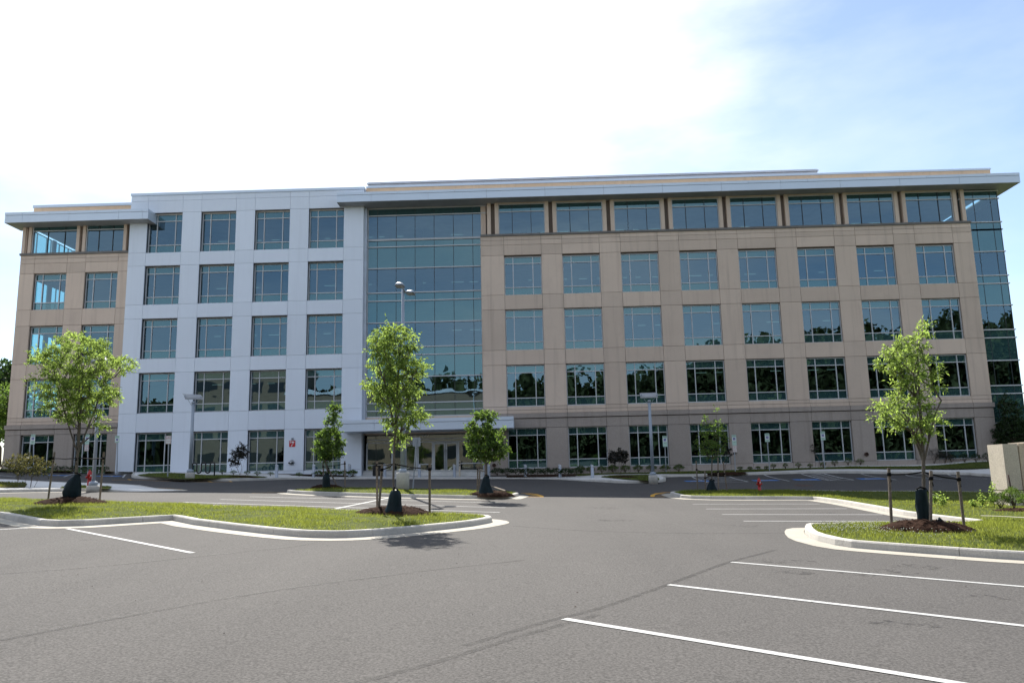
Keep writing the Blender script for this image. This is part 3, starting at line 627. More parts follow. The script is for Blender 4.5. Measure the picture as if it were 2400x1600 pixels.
# grey base course of both wings: pier, head panels, projecting belt
mb=MB(); bb=MB()
openings(mb,XG,XR,[(0.3,2.32,0),(2.32,5.23,1),(5.23,5.90,0)],RX,RW,None,-.05,.16); 
e=[XG]+[q for c in RX for q in(c,c+RW)]+[XR+.09]
for a,b in zip(e,e[1:]): mb.box(a+.011,b-.011,-.12,.11,5.95,6.27)
backing(bb,XG+.01,XR-.02,.3,6.25,RX,RW,RR[:1],.09,.12)
mb.build('base_wall',M['base'],B); bb.build('joint_backing',M['joint'],B); mb=MB(); bb=MB()
openings(mb,XL-.04,XLW,[(0.6,2.6,0),(2.6,5.55,1),(5.55,5.93,0)],LX,LW,None,-.05,.16)
e=[XL-.1]+[q for c in LX for q in(c,c+LW)]+[XLW]
for a,b in zip(e,e[1:]): mb.box(a+.011,b-.011,-.12,.11,5.98,6.29)
backing(bb,XL+.0,XLW,.6,6.28,LX,LW,LR[:1],.09,.12)
mb.build('base_wall',M['base'],B); bb.build('joint_backing',M['joint'],B)
for r,(a,b) in enumerate(RR):
    for x in RX: window(x,x+RW,a,b,.16)
for r,(a,b) in enumerate(LR):
    for x in LX: window(x,x+LW,a,b,.24)
# top storey: windows between paired pilasters above a dark stone ledge
ZB,ZT=19.93,22.33
pc=[-1.9+4.4*i for i in range(9)]
def pilaster(c,w,g,z0,z1,xmax=99):
    mb=MB()
    for a,b in((c-w,c-g),(c+g,c+w)):
        if a<xmax: mb.box(a,min(b,xmax),.02,.5,z0,z1)
    o=mb.build('pilaster',M['precast'],B); rc=MB(); rc.box(c-g,min(c+g,xmax),.30,.5,z0,z1); rc.build('recess',M['recess'],o)
def head(x0,x1,z0,z1): mb=MB(); mb.box(x0,x1,.05,.5,z0,z1); mb.build('window_head',M['precast'],B)
for c in pc: pilaster(c,.43,.15,19.9,22.5)
for c in pc[:-1]: head(c+.43,c+3.97,22.33,22.5)
cap=MB(); cap.box(XG,XR+.03,-.09,.5,19.74,19.90); cap.build('stone_ledge',M['cap'],B); cap=MB()
for c in pc[:-1]: window(c+.43,c+3.97,ZB-.02,ZT,.14,(.295,.70),(.745,),True)
LZB,LZT=19.45,21.78
lp=[-37.85,-33.63,-29.98]
for c in lp: pilaster(c,.355,.12,19.43,22.0,XLW)
for a,b in((-37.49,-33.98),(-33.27,-30.33)): head(a,b,LZT,22.0); window(a,b,LZB-.02,LZT,.14,(.345,.72) if a<-36 else (.33,.70),(.77,),True)
cap.box(XL-.06,XLW,-.09,.5,19.27,19.43)
cap.build('stone_ledge',M['cap'],B)
# silver metal panel block
WX=[-28.475+4.16*i for i in range(4)]; WW=2.703
WR=[(2.533,5.50),(6.968,9.94),(11.03,14.04),(15.163,18.146),(19.227,22.33)]
mb=MB(); bb=MB()
zw=[(0.8,2.533,0),(2.533,5.53,1),(5.53,6.95,0),(6.95,9.96,1),(9.96,11.01,0),(11.01,14.07,1),(14.07,15.14,0),(15.14,18.17,1),(18.17,19.20,0),(19.20,22.36,1),(22.36,23.32,0),(23.32,23.76,0)]
openings(mb,XLW,XW,zw,WX,WW,None,-.07,.14,.016)
mb.box(XW-.14,XW,.075,1.0,2.0,23.7) # return to the recessed glass
mb.box(XW-.14,XW,1.0,2.4,22.4,23.7); mb.box(XLW,XLW+.14,.075,3,19.3,23.7)
backing(bb,XLW+.02,XW-.15,.8,23.74,WX,WW,WR,.055,.14)
bb.build('joint_backing',M['mjoint'],B); mb.build('metal_panel_wall',M['metal'],B)
for r,(a,b) in enumerate(WR):
    for x in WX:
        o=window(x,x+WW,a,b,.26); rv=MB(); rv.box(x-.03,x,-.066,.26,a,b); rv.build('reveal',M['alu'],o); rv=MB(); rv.box(x+WW,x+WW+.03,-.066,.26,a,b); rv.build('reveal',M['alu'],o)
cp=MB(); cp.box(XLW-.05,XW+.05,-.12,.4,23.77,23.97); cp.box(XW-.2,XW+.05,.4,3,23.77,23.97); cp.build('parapet_coping',M['fascia'],B)
# parapets behind the eaves
mb=MB(); cp=MB()
mb.box(XW+.05,36.2,.5,.8,22.4,24.06); cp.box(XW+.05,36.24,.44,.9,24.063,24.2)
mb.build('parapet',[M['parapet'],M['joint']],B); mb=MB(); mb.box(-37.8,XLW,.5,.8,21.8,23.25); cp.box(-37.86,XLW-.05,.44,.9,23.253,23.46)
mb.build('parapet',[M['parapet'],M['joint']],B); cp.build('parapet_coping',M['fascia'],B)
# roof eaves
def eave(x0,x1,y0,y1,z0,z1,seam,endx=None):
    f=MB(); s=MB(); zl=z0+(z1-z0)*.72
    xs=[x0]+[q for q in seam if x0+.3<q<x1-.3]+[x1]
    for a,b in zip(xs,xs[1:]): f.box(a+.008,b-.008,y0,y1,z0+.02,zl-.01)
    xs=[x0]+[q for q in sorted(list(seam)+[q+2.0 for q in seam]) if x0+.3<q<x1-.3]+[x1]
    for a,b in zip(xs,xs[1:]): f.box(a+.008,b-.008,y0-.03,y1,zl+.01,z1)
    s.box(x0+.02,x1-.02,y0+.02,y1-.02,z0,z0+.015); s.box(x0+.03,x1-.03,y0+.03,y1-.03,z0+.02,z1-.03)
    o=f.build('roof_eave',M['fascia'],B); s.build('soffit',M['soffit'],o)
eave(-38.95,-27.95,-1.1,.9,21.55,22.36,[-37.6,-34.0,-30.2,-28.4])
eave(-13.62,37.35,-1.1,2.6,22.41,23.17,[-11.0,-6.7]+[-2.3+4.4*i for i in range(9)])
# louvred plant screen on the roof
s=MB(); z=23.9
while z<26.5:
    s.box(-12.7,25.2,6,6.2,z,z+.10); s.box(-12.7,25.2,6.06,6.2,z+.10,z+.2); z+=.2
s.box(25.0,25.2,6.2,16,23.9,26.5); s.box(-12.7,-12.5,6.2,16,23.9,26.5); s.box(-12.8,25.3,5.94,6.25,26.5,26.62); s.build('plant_screen',M['screen'],B)
# recessed central curtain wall
def cwall(xs,zz,y,span,mw=.03,name='curtain_wall',hw=.075,proud=.10,left=True,right=True):
    f=MB(); p=MB()
    for z in zz: f.box(xs[0],xs[-1],y-proud,y+.1,z-hw/2,z+hw/2)
    for k,x in enumerate(xs):
        e=(k==0 and left) or (k==len(xs)-1 and right)
        for a,b in zip(zz,zz[1:]):
            if e: f.box(x-.04,x+.04,y-.05,y+.1,a+hw/2,b-hw/2)
            else: f.box(x-mw/2-.005,x+mw/2+.005,y-.012,y+.1,a+hw/2,b-hw/2,1)
    o=f.build(name,[M['frame'],M['dark']],B)
    for i,(a,b) in enumerate(zip(zz,zz[1:])):
        for c,d in zip(xs,xs[1:]): p.add([(c,y,a),(d,y,a),(d,y,b),(c,y,b)],[(0,1,2,3)],1 if i in span else 0)
    p.build('pane',[M['glass'],M['span']],o); return o
zc=[6.31,6.75,7.32,9.26,10.91,11.51,13.38,15.06,15.69,17.6,19.29,19.82]
cwall([-11.55,-10.82,-9.37,-7.92,-6.45,-4.97,-3.49,-2.87],zc,.55,{0,1,3,4,6,7,9,10})
cwall([-11.55,-10.82,-9.37,-7.92,-6.45,-4.97,-3.49,-2.42],[19.88,21.79,22.35],.55,{1})
jb=MB(); jb.box(XW,XW+.2,.2,.66,6.0,22.35); jb.build('jamb_panel',M['alu'],B)
jb=MB(); jb.box(XW,XG,.40,.7,5.0,6.27); jb.build('sill_panel',M['precast'],B)
jb=MB(); jb.box(XG,-2.3,.5,.7,19.74,22.4); jb.box(-2.87,XG+.15,.15,.6,6.3,19.8); jb.build('precast_wall',M['precast'],B)
# glazed right corner
zr=[2.0,2.97,4.8,6.91,7.5,9.34,11.02,11.62,13.45,15.1,15.71,17.55,19.26,19.84,21.68,22.28]
spn={2,3,5,6,8,9,11,12,14}
o=cwall([33.95,34.5,35.76,36.3],zr[:13],.25,spn,left=False,right=False)
cwall([33.38,34.5,35.76,36.3],zr[12:],.25,{0,2},left=False,right=False)
f=MB(); p=MB()
for z in zr: f.box(36.27,36.40,.16,5.2,z-.037,z+.037)
for y in(.25,1.5,2.9,4.3,5.2):
    for a,b in zip(zr,zr[1:]): f.box(36.26,36.33,y,y+.07,a+.037,b-.037,1)
o=f.build('curtain_wall',[M['frame'],M['dark']],B)
for i,(a,b) in enumerate(zip(zr,zr[1:])): p.add([(36.30,.25,a),(36.30,5.2,a),(36.30,5.2,b),(36.30,.25,b)],[(0,1,2,3)],1 if i in spn else 0)
p.build('pane',[M['glass'],M['span']],o)
mb=MB(); mb.box(36.1,36.3,5.2,30,0,22.3); mb.box(-38.2,36.3,30,30.3,0,22.5); mb.box(XL,XL+.2,16,30,0,22.0); mb.build('rear_wall',M['precast'],B)
ro=MB(); ro.box(-37.9,36.1,.95,30,22.4,22.7); ro.build('roof',M['soffit'],B)
# floors and partitions inside
fl=MB()
for z0,z1 in((1.2,2.15),(5.65,6.62),(9.98,10.85),(14.1,15.02),(18.25,19.2)):
    fl.box(XL+.3,XC-.12,.72,29.9,z0,z1)
    for a,b,y in((XL+.3,XLW,.36),(XLW,XW-.15,.4),(XG,XR-.16,.3)): fl.box(a,b,y,.715,z0+.02,z1-.02)
fl.box(XL+.16,XLW,.55,29.9,21.72,21.9); fl.build('floor_slab',M['inside'],B)
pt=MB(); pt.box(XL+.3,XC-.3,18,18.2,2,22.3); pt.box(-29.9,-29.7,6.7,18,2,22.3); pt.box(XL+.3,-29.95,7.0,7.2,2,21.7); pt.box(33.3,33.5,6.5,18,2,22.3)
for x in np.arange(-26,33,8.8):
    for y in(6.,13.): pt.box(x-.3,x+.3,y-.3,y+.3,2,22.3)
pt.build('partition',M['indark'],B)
lt=MB()
for z in(5.58,9.92,14.03,18.18,22.35):
    for x in np.arange(-26,31,1.55):
        if random.random()<.62: lt.box(x,x+random.uniform(.4,1.1),7.6,7.64,z-.03,z)
for x in(29.0,30.6): lt.box(x,x+1.2,3.2,3.3,5.5,5.56)
lt.build('ceiling_light',M['tube'],B)
# entrance canopy and glazed entrance
c=MB()
for a,b in((-12.85,-10.35),(-10.35,-7.1),(-7.1,-3.85),(-3.85,-.6)): c.box(a+.006,b-.006,-2.6,-2.45,5.10,5.64); c.box(a+.006,b-.006,-2.64,-2.45,5.66,5.9)
c.box(-12.85,-.6,-2.449,-.125,5.12,5.86); c.box(XW+.02,-2.9,-.12,.39,5.12,5.86); c.build('entrance_canopy',M['fascia'],B)
EZ=[2.0,2.95,4.42,4.53,4.72,5.1]
f=MB(); p=MB(); y=.6; zb=gz(-7,0)+.16
def bar(x0,x1,z0,z1,mi=0,yy=.05): f.box(x0,x1,y-yy,y+.08,z0,z1,mi)
xsE=[at(u,1070,y)[0] for u in(860,881,919,980,1014,1046,1075,1106,1134)]
xL,xm1,xA,xB,xC_,xD,xE,xm2,xF=xsE; zt=at(1045,1034,y)[2]; zh=at(1045,1027,y)[2]; zq=5.12; zm=at(1100,1085,y)[2]
for z0,z1 in((zt-.04,zt+.04),(zh-.04,zh+.04)): bar(xL,xF,z0,z1)
bar(xL,xF,zq-.2,zq-.02,1,.1)
for x in(xL,xA,xB,xC_,xE,xF):
    bar(x-.05,x+.05,zb,zt-.04); bar(x-.012,x+.012,zt+.04,zq-.2,1) if 0 else None
for x in(xA,xB,xD,xm2,xm1): bar(x-.012,x+.012,zh+.04,zq-.2,1)
for a,b in((xL,xA),(xB,xC_),(xE,xF)):
    bar(a+.05,b-.05,zb,zb+.07); bar(a+.05,b-.05,zm-.035,zm+.035)
for x in(xm1,xm2): bar(x-.012,x+.012,zb+.07,zm-.035,1); bar(x-.012,x+.012,zm+.035,zt-.04,1)
o=f.build('entrance_glazing',[M['frame'],M['dark']],B)
for a,b in((xL,xA),(xB,xC_),(xE,xF)): p.add([(a,y,zb),(b,y,zb),(b,y,zt),(a,y,zt)],[(0,1,2,3)])
p.add([(xL,y,zt),(xF,y,zt),(xF,y,zq),(xL,y,zq)],[(0,1,2,3)]); p.build('pane',M['door'],o)
for a,b in((xA,xB),(xC_,xE)):
    m=(a+b)/2
    for s,(q,r) in enumerate(((a+.06,m-.01),(m+.01,b-.06))):
        d=MB(); st=.11
        d.box(q,q+st,y-.06,y,zb+.01,zt-.06); d.box(r-st,r,y-.06,y,zb+.01,zt-.06); d.box(q+st,r-st,y-.06,y,zb+.01,zb+.28); d.box(q+st,r-st,y-.06,y,zt-.18,zt-.06)
        do=d.build('door',M['frame'],B)
        g=MB(); g.add([(q+st,y-.03,zb+.28),(r-st,y-.03,zb+.28),(r-st,y-.03,zt-.18),(q+st,y-.03,zt-.18)],[(0,1,2,3)]); g.build('pane',M['door'],do)
        h=MB(); hx=(r-.05) if s==0 else (q+.05); h.tube([(hx,y-.06,zb+.35),(hx,y-.12,zb+.4),(hx,y-.12,zb+1.75),(hx,y-.06,zb+1.8)],.02,6); h.build('handle',M['steel'],do)
nx,_,nz=at(995.5,1018.5,y-.05); text(B,'street_number','400',.42,nx,y-.06,nz,M['signwh'],.01)
w=MB(); w.box(XW,XW+.06,-.06,.6,zb-.2,5.1); w.box(XG-.06,XG,-.06,.6,zb-.2,5.1); w.build('jamb_panel',M['alu'],B)
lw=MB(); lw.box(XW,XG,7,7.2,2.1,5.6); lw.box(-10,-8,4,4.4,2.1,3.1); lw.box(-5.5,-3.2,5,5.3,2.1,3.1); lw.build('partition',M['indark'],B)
# ------------------------------------------------------------------ the place behind the camera, seen mirrored in the glass
NB=thing('neighbouring_building',(-38,-92,-1),'tan office block with dark glass bands across the car park, mirrored in the lower windows','building')
w=MB(); g=MB(); rf=MB()
for x0,x1,y0,h in((-66,-46,-97,25.5),(-45.5,-6,-92,18.3)):
    w.box(x0,x1,y0-18,y0,-3,h); rf.box(x0-.4,x1+.4,y0-18,y0+.5,h+.003,h+.6)
    for z in np.arange(1.2,h-4.5,4.6):
        for x in np.arange(x0+1.2,x1-3,4.6): g.box(x,x+3.4,y0-.06,y0+.03,z,z+1.9)
w.build('wall',M['beige'],NB); g.build('window',M['carglass'],NB); rf.build('roof',M['fascia'],NB)
LP=[];LD=[]
for x in np.arange(-150,150,3.6):
    for r in range(3):
        hh=float(np.interp(x,[-150,-60,0,25,38,48,90,150],[18,21,24.3,25.5,30,34,37,37]))*random.uniform(.84,1.05)*(.9 if r==0 else 1)+1.2*math.sin(x*.37); y=-104-random.uniform(0,5)-r*5
        for q in range(22):
            z=hh*random.uniform(.10,.90); c=np.array([x+random.gauss(0,1.9),y+random.gauss(0,1.6),z]); m=58; d=RNG.normal(0,1,(m,3)); d/=np.linalg.norm(d,axis=1)[:,None]
            LP+=list(c+d*random.uniform(1.8,2.9)*RNG.random((m,1))**.4); LD+=list(d)
WOODS=(LP,LD)
# ------------------------------------------------------------------ trees
def leaves(mb_pts,dirs,size,width,droop,parent,name,m,sv=.35):
    """one lance-shaped folded leaf per point"""
    P=np.asarray(mb_pts); n=len(P); D=np.asarray(dirs)+RNG.normal(0,.55,(n,3)); D[:,2]-=droop; D/=np.linalg.norm(D,axis=1)[:,None]+1e-9
    R=RNG.normal(0,1,(n,3)); S=np.cross(D,R); S/=np.linalg.norm(S,axis=1)[:,None]+1e-9
    L=size*(1-sv+2*sv*RNG.random(n)); W=L*width; U=np.cross(S,D)
    V=np.empty((n,4,3)); V[:,0]=P; V[:,1]=P+D*(L*.45)[:,None]+S*(W/2)[:,None]; V[:,2]=P+D*L[:,None]-U*(L*.12)[:,None]; V[:,3]=P+D*(L*.45)[:,None]-S*(W/2)[:,None]
    V[:,1]+=U*(W*.25)[:,None]; V[:,3]+=U*(W*.25)[:,None]
    return fastmesh(name,V.reshape(-1,3),np.arange(n*4).reshape(-1,4),m,parent)
def tree(name,label,cat,base,outline,y,ncl,nleaf,lsize,lw,m,trunk,fork=.35,droop=.35,cl=.26,r0=.045,group=None,bark='bark',depth=.85,stems=None,gap=.22,twm='twig',lead=None,margin=0):
    """outline: crown silhouette in photo pixels, laid out at the tree's own distance; depth from its width"""
    base=np.array(base,float); y=base[1]; T=thing(name,base,label,cat,group)
    O=np.array([at(u,v,y)[[0,2]] for u,v in outline]); poly=[tuple(p) for p in O]
    z0,z1=O[:,1].min(),O[:,1].max(); pts=[]; tries=0
    def span(z):
        xs=[]
        for i in range(len(poly)):
            (ax,az),(bx,bz)=poly[i],poly[(i+1)%len(poly)]
            if (az>z)!=(bz>z): xs.append(ax+(z-az)*(bx-ax)/(bz-az))
        return (min(xs),max(xs)) if len(xs)>1 else (0,0)
    while len(pts)<ncl and tries<ncl*60:
        tries+=1; x=random.uniform(O[:,0].min(),O[:,0].max()); z=random.uniform(z0,z1)
        if not inpoly([(x,z)],poly)[0] : continue
        if margin and pdist([(x,z)],poly)[0]<margin: continue
        a,b=span(z); hw=max(.15,(b-a)/2); q=(x-(a+b)/2)/hw; d=depth*hw*math.sqrt(max(.05,1-q*q)); 
        yy=random.uniform(-1,1); yy=math.copysign(abs(yy)**.7,yy)*d
        if any((x-p[0])**2+(z-p[2])**2+(y+yy-p[1])**2<gap**2 for p in pts): continue
        pts.append((x,y+yy,z))
    pts=np.array(pts); 
    ins=pdist(pts[:,[0,2]],poly)
    sx=[]; 
    # skeleton: each cluster joins the nearest lower node
    stems=stems or [trunk]
    nodes=[];par=[]
    for st in stems:
        pv=-1
        for p in st:
            nodes.append((float(p[0]),float(p[1]),float(p[2]))); par.append(pv); pv=len(nodes)-1
    nst=len(nodes)
    order=np.argsort(np.hypot(pts[:,0]-nodes[nst-1][0],pts[:,2]-(z0+.1*(z1-z0))))
    for i in order:
        p=pts[i]; Q=np.array(nodes); dv=p-Q; dist=np.linalg.norm(dv,axis=1); pen=dist*(1+np.where(dv[:,2]<dist*.35,1.6,0)); j=int(np.argmin(pen))
        if dist[j]>.5:
            mid=Q[j]+dv[j]*.5+np.array([dv[j][0]*.12,dv[j][1]*.12,-.06*dist[j]*(1 if dv[j][2]<0 else -.5)]); nodes.append(tuple(mid)); par.append(j); j=len(nodes)-1
        nodes.append(tuple(p)); par.append(j)
    n=len(nodes); load=np.zeros(n); child=np.zeros(n,int)
    for i in range(n-1,-1,-1):
        if child[i]==0: load[i]=1
        if par[i]>=0: load[par[i]]+=load[i]; child[par[i]]+=1
    tot=sum(load[i] for i in range(n) if par[i]<0); k=r0/max(tot,1)**.5; rad=np.maximum(k*load**.5,.0042)
    for i in range(nst): rad[i]=max(rad[i],r0*.2)
    mb=MB()
    # trunk and limb chains
    done=set()
    for st0 in range(n):
        if par[st0]>=0 and child[st0]==0 or (par[st0]<0 and child[st0]==0):
            ch=[st0]; 
            while par[ch[-1]]>=0 and ch[-1] not in done:
                done.add(ch[-1]); ch.append(par[ch[-1]])
            ch=ch[::-1]
            if len(ch)>1:
                rr=[rad[c] for c in ch]; 
                if ch[0] in done or par[ch[0]]>=0: rr[0]=min(rr[0],rr[1]*1.25)
                mb.tube([nodes[c] for c in ch],rr,7 if max(rr)>.02 else 5,0 if max(rr)>.016 else 1,cap=False)
    mb.build('trunk',[M[bark],M[twm]],T)
    LP=[];LD=[]; cen=pts.mean(0)
    for p in pts:
        par_d=p-np.array([cen[0],cen[1],cen[2]-1.0]); par_d/=np.linalg.norm(par_d)+1e-9
        for tw in range(4):
            d=par_d*.7+RNG.normal(0,.65,3); d[2]=d[2]*.55-.12; d/=np.linalg.norm(d)
            L=cl*RNG.uniform(.6,1.4); kq=max(2,int(nleaf/4*RNG.uniform(.6,1.4)))
            for q in range(kq):
                t=(q+.5)/kq; LP.append(p+d*L*t+np.array([0,0,-.12*L*t*t])+RNG.normal(0,.03,3)); LD.append(d*.6)
    leaves(LP,LD,lsize,lw,droop,T,'crown',M[m]); return T
kind(leaves(WOODS[0],WOODS[1],1.15,.8,.1,None,'woods',M['woods']),'stuff')
def S(ox,oy,k,L): return [(ox+x*k,oy+y*k) for x,y in L]
kz=.2551
T1=S(0,760,kz,[(640,20),(720,30),(760,80),(850,80),(960,90),(1030,110),(980,170),(1070,190),(1060,250),(1200,280),(1190,380),(1140,450),(1080,470),(1000,520),(1060,560),(1200,570),(1130,620),(1050,690),(960,750),(900,800),(1000,890),(940,980),(830,990),(780,930),(700,980),(620,890),(500,880),(490,830),(360,770),(430,700),(320,590),(290,500),(410,480),(340,420),(290,340),(370,270),(390,230),(470,190),(400,100),(560,80)])
T2=S(600,760,kz,[(1110,40),(1200,-10),(1390,-30),(1420,20),(1490,70),(1480,150),(1520,240),(1460,280),(1560,350),(1620,430),(1540,470),(1490,530),(1600,590),(1530,660),(1470,700),(1520,780),(1620,810),(1580,890),(1480,930),(1380,960),(1440,1030),(1360,1100),(1250,1110),(1170,1080),(1190,1010),(1160,960),(1160,880),(1210,820),(1110,720),(1040,640),(1020,550),(1070,470),(1030,400),(1070,300),(1030,230),(1050,160),(1020,120)])
T6=S(1800,760,kz,[(1320,20),(1380,-40),(1440,-50),(1510,30),(1530,60),(1490,170),(1470,240),(1490,300),(1450,380),(1560,390),(1670,350),(1640,420),(1550,480),(1560,600),(1520,670),(1450,690),(1480,760),(1470,830),(1550,800),(1620,850),(1600,900),(1590,960),(1500,1000),(1450,1080),(1420,1140),(1370,1120),(1300,1090),(1230,1010),(1090,950),(1020,880),(990,800),(1030,740),(1090,690),(980,590),(1100,560),(1150,500),(1050,440),(970,320),(970,240),(1080,220),(1170,110),(1210,100),(1290,80)])
T3=S(600,760,kz,[(650,760),(740,745),(765,800),(730,880),(765,930),(765,1010),(785,1090),(815,1140),(785,1205),(700,1240),(600,1230),(530,1160),(575,1100),(570,1010),(635,950),(645,900),(665,830)])
T4=S(600,760,kz,[(2080,790),(2180,810),(2185,890),(2175,940),(2250,970),(2240,1070),(2310,1130),(2270,1210),(2190,1250),(2100,1260),(2010,1240),(1950,1150),(1960,1090),(1940,1040),(1975,990),(1950,930),(2000,900),(1995,830)])
T5=S(1200,760,kz,[(1890,725),(1905,800),(1895,870),(1950,950),(1955,1020),(1965,1090),(1935,1160),(1925,1210),(1850,1230),(1790,1210),(1705,1170),(1715,1110),(1680,1070),(1705,1000),(1760,970),(1735,890),(1760,845),(1800,870),(1855,915),(1875,860),(1860,790)])
T7=S(2250,900,.2104,[(500,125),(555,170),(605,220),(645,300),(635,350),(700,420),(760,480),(790,600),(690,650),(560,660),(450,650),(440,590),(410,560),(440,490),(480,420),(525,350),(480,300),(460,230)])
def trk(base,px):
    """trunk points from pixels at the distance of the base"""
    return [tuple(base)]+[tuple(at(u,v,base[1])) for u,v in px]
b1=gnd(178,1172,.3); b2=gnd(924,1198,.3); b6=gnd(2166,1229,.3); b3=gnd(765,1138,.3); b4=gnd(1139,1152,.35); b5=gnd(1668,1150,.2)
LG='young staked trees in the kerbed grass islands'
def limb(t,pts,b,dy): # limb that leaves the trunk
    return [tuple(at(u,v,b[1])+np.array([0,d,0])) for (u,v),d in zip(pts,dy)]
tree('tree','broad light green young tree with many rising limbs, left in the near grass island','tree',b1,T1,0,190,96,.082,.36,'leaf',
  None,stems=[trk(b1,[(181,1110),(183,1065),(187,1010),(187,950),(186,880),(183,820)]),limb(0,[(183,1065),(172,1020),(160,965),(145,900)],b1,[0,-.1,-.2,-.25]),limb(0,[(184,1060),(200,1005),(215,955),(232,890)],b1,[0,.1,.2,.3]),limb(0,[(183,1050),(178,1000),(165,940),(160,860)],b1,[0,.15,.3,.4]),limb(0,[(184,1045),(194,990),(205,920),(215,850)],b1,[0,-.15,-.3,-.4])],r0=.062,group=LG,gap=.23,depth=.75,cl=.25,margin=.17)
tree('tree','tall narrow light green young tree in front of the entrance','tree',b2,T2,0,165,92,.09,.34,'leaf',
  None,stems=[trk(b2,[(922,1120),(924,1050),(927,990),(930,930),(935,860),(940,800)]),limb(0,[(926,1052),(938,1010),(950,960),(962,890)],b2,[0,.1,.15,.2]),limb(0,[(924,1000),(915,950),(905,900),(890,850)],b2,[0,-.1,-.2,-.3]),limb(0,[(926,1010),(936,965),(945,920),(975,880)],b2,[0,-.1,-.2,-.3])],r0=.055,group=LG,gap=.23,droop=.7,depth=.62,cl=.25,margin=.15)
tree('tree','tall windswept light green young tree in the right hand grass island','tree',b6,T6,0,165,92,.088,.3,'leaf',
  None,stems=[trk(b6,[(2165,1150),(2164,1075),(2160,1010),(2155,940),(2152,870),(2150,810)]),limb(0,[(2163,1080),(2150,1030),(2138,980),(2110,930)],b6,[0,.1,.2,.3]),limb(0,[(2165,1085),(2172,1030),(2180,980),(2195,940)],b6,[0,-.1,-.15,-.2]),limb(0,[(2162,1060),(2152,1000),(2140,950),(2120,880)],b6,[0,-.15,-.3,-.4])],r0=.058,group=LG,gap=.23,droop=.3,depth=.62,cl=.25,margin=.15)
tree('tree','small narrow dark green young tree left of the tall lamp in the middle island','tree',b3,T3,0,110,46,.10,.62,'leafm',trk(b3,[(767,1100),(768,1060),(769,1020),(768,990)]),r0=.04,group=LG,gap=.15,cl=.2)
tree('tree','small rounded dark green young tree in the right end of the middle island','tree',b4,T4,0,125,46,.10,.62,'leafm',trk(b4,[(1140,1110),(1138,1075),(1138,1040),(1135,1000)]),r0=.045,group=LG,gap=.15,cl=.2)
tree('tree','thin sparse young tree beside the red hydrant in the right middle island','tree',b5,T5,0,75,24,.09,.6,'leafm',trk(b5,[(1668,1110),(1669,1075),(1672,1040),(1676,1000)]),r0=.032,group=LG,gap=.17,cl=.19)
b7=gnd(2372,1083,.12); tree('tree','dark green tree in the shade against the glazed right corner of the building','tree',b7,T7,0,170,46,.15,.5,'leafd',trk(b7,[(2371,1060),(2369,1040),(2368,1010)]),r0=.06,gap=.28,cl=.33)
# crape myrtles and other many-stemmed shrubs
def ms(name,label,foot,stems,out,m,n,nl,ls,dz=.2,cl=.16,gap=.13,r0=.02,group=None,lw=.55):
    b=gnd(*foot,dz); st=[]
    for s in stems: st.append([tuple(at(u,v,b[1])+np.array([0,.12*math.sin(u+v)*i,0])) for i,(u,v) in enumerate(s)])
    return tree(name,label,'shrub',b,out,0,n,nl,ls,lw,m,None,stems=st,r0=r0,gap=gap,cl=cl,droop=.1,group=group,bark='bark')
kq=.1703
ms('crape_myrtle','small dark purple leaved crape myrtle on the grass beside the bike rack',(562,1112.5),[[(562,1112),(556,1096),(548,1085)],[(563,1112),(566,1095),(562,1075)],[(566,1112),(570,1095),(572,1070)]],S(400,960,kq,[(970,478),(1000,505),(1045,580),(1035,640),(960,670),(940,720),(890,785),(845,750),(815,695),(880,670),(870,620),(850,572),(880,580),(920,600),(930,505)]),'leafp',60,30,.12,cl=.2,gap=.2)
ms('crape_myrtle','small dark purple crape myrtle in the grass island left of the short lamp',(1448,1111.5),[[(1446,1111),(1440,1098),(1430,1082)],[(1449,1111),(1451,1097),(1450,1080)],[(1453,1111),(1459,1094),(1464,1080)]],S(1200,960,kq,[(1380,540),(1415,640),(1480,545),(1515,585),(1585,585),(1575,660),(1555,735),(1500,715),(1440,700),(1400,755),(1350,700),(1325,660),(1370,640),(1350,590)]),'leafp',70,30,.12,cl=.2,gap=.2)
ms('crape_myrtle','bare dark shrub behind the thin sparse tree by the grey wall',(1703,1104),[[(1698,1108),(1696,1085),(1700,1070)],[(1703,1105),(1700,1090),(1712,1068)]],[(1694,1052),(1705,1045),(1718,1050),(1720,1064),(1708,1070),(1698,1066)],'leafp',16,22,.12,dz=.15,cl=.2,gap=.25)
ms('crape_myrtle','sparse dark shrub in front of the grey wall left of the fourth parking sign',(1922,1093),[[(1924,1094),(1918,1078),(1906,1055)],[(1923,1094),(1926,1078),(1934,1068)]],[(1900,1050),(1908,1042),(1914,1052),(1910,1060),(1902,1060)],'leafp',9,20,.12,dz=.15,cl=.16,gap=.2)
ms('crape_myrtle','pale stemmed bare shrub in the dark planting behind the right hand tree',(2130,1087),[[(2130,1088),(2131,1076),(2127,1064)],[(2131,1088),(2134,1074),(2140,1062)]],[(2118,1066),(2128,1056),(2145,1058),(2146,1068),(2130,1072)],'leafd',10,12,.12,dz=.15,cl=.16,gap=.2)
ms('crape_myrtle','bronze leaved crape myrtle at the left edge in front of the tan wing',(60,1139),[[(42,1130),(43,1112),(40,1098)],[(60,1130),(59,1112),(62,1095)],[(71,1141),(72,1118),(70,1100)],[(80,1141),(90,1128),(94,1112)],[(72,1141),(74,1120),(84,1100)]],S(0,850,.1914,[(160,1135),(220,1145),(330,1135),(490,1155),(490,1200),(600,1215),(585,1325),(510,1385),(420,1375),(330,1340),(240,1395),(190,1375),(210,1320),(95,1290),(110,1230),(165,1210)]),'leafr',80,26,.10,dz=.18,cl=.2,gap=.16,r0=.022)
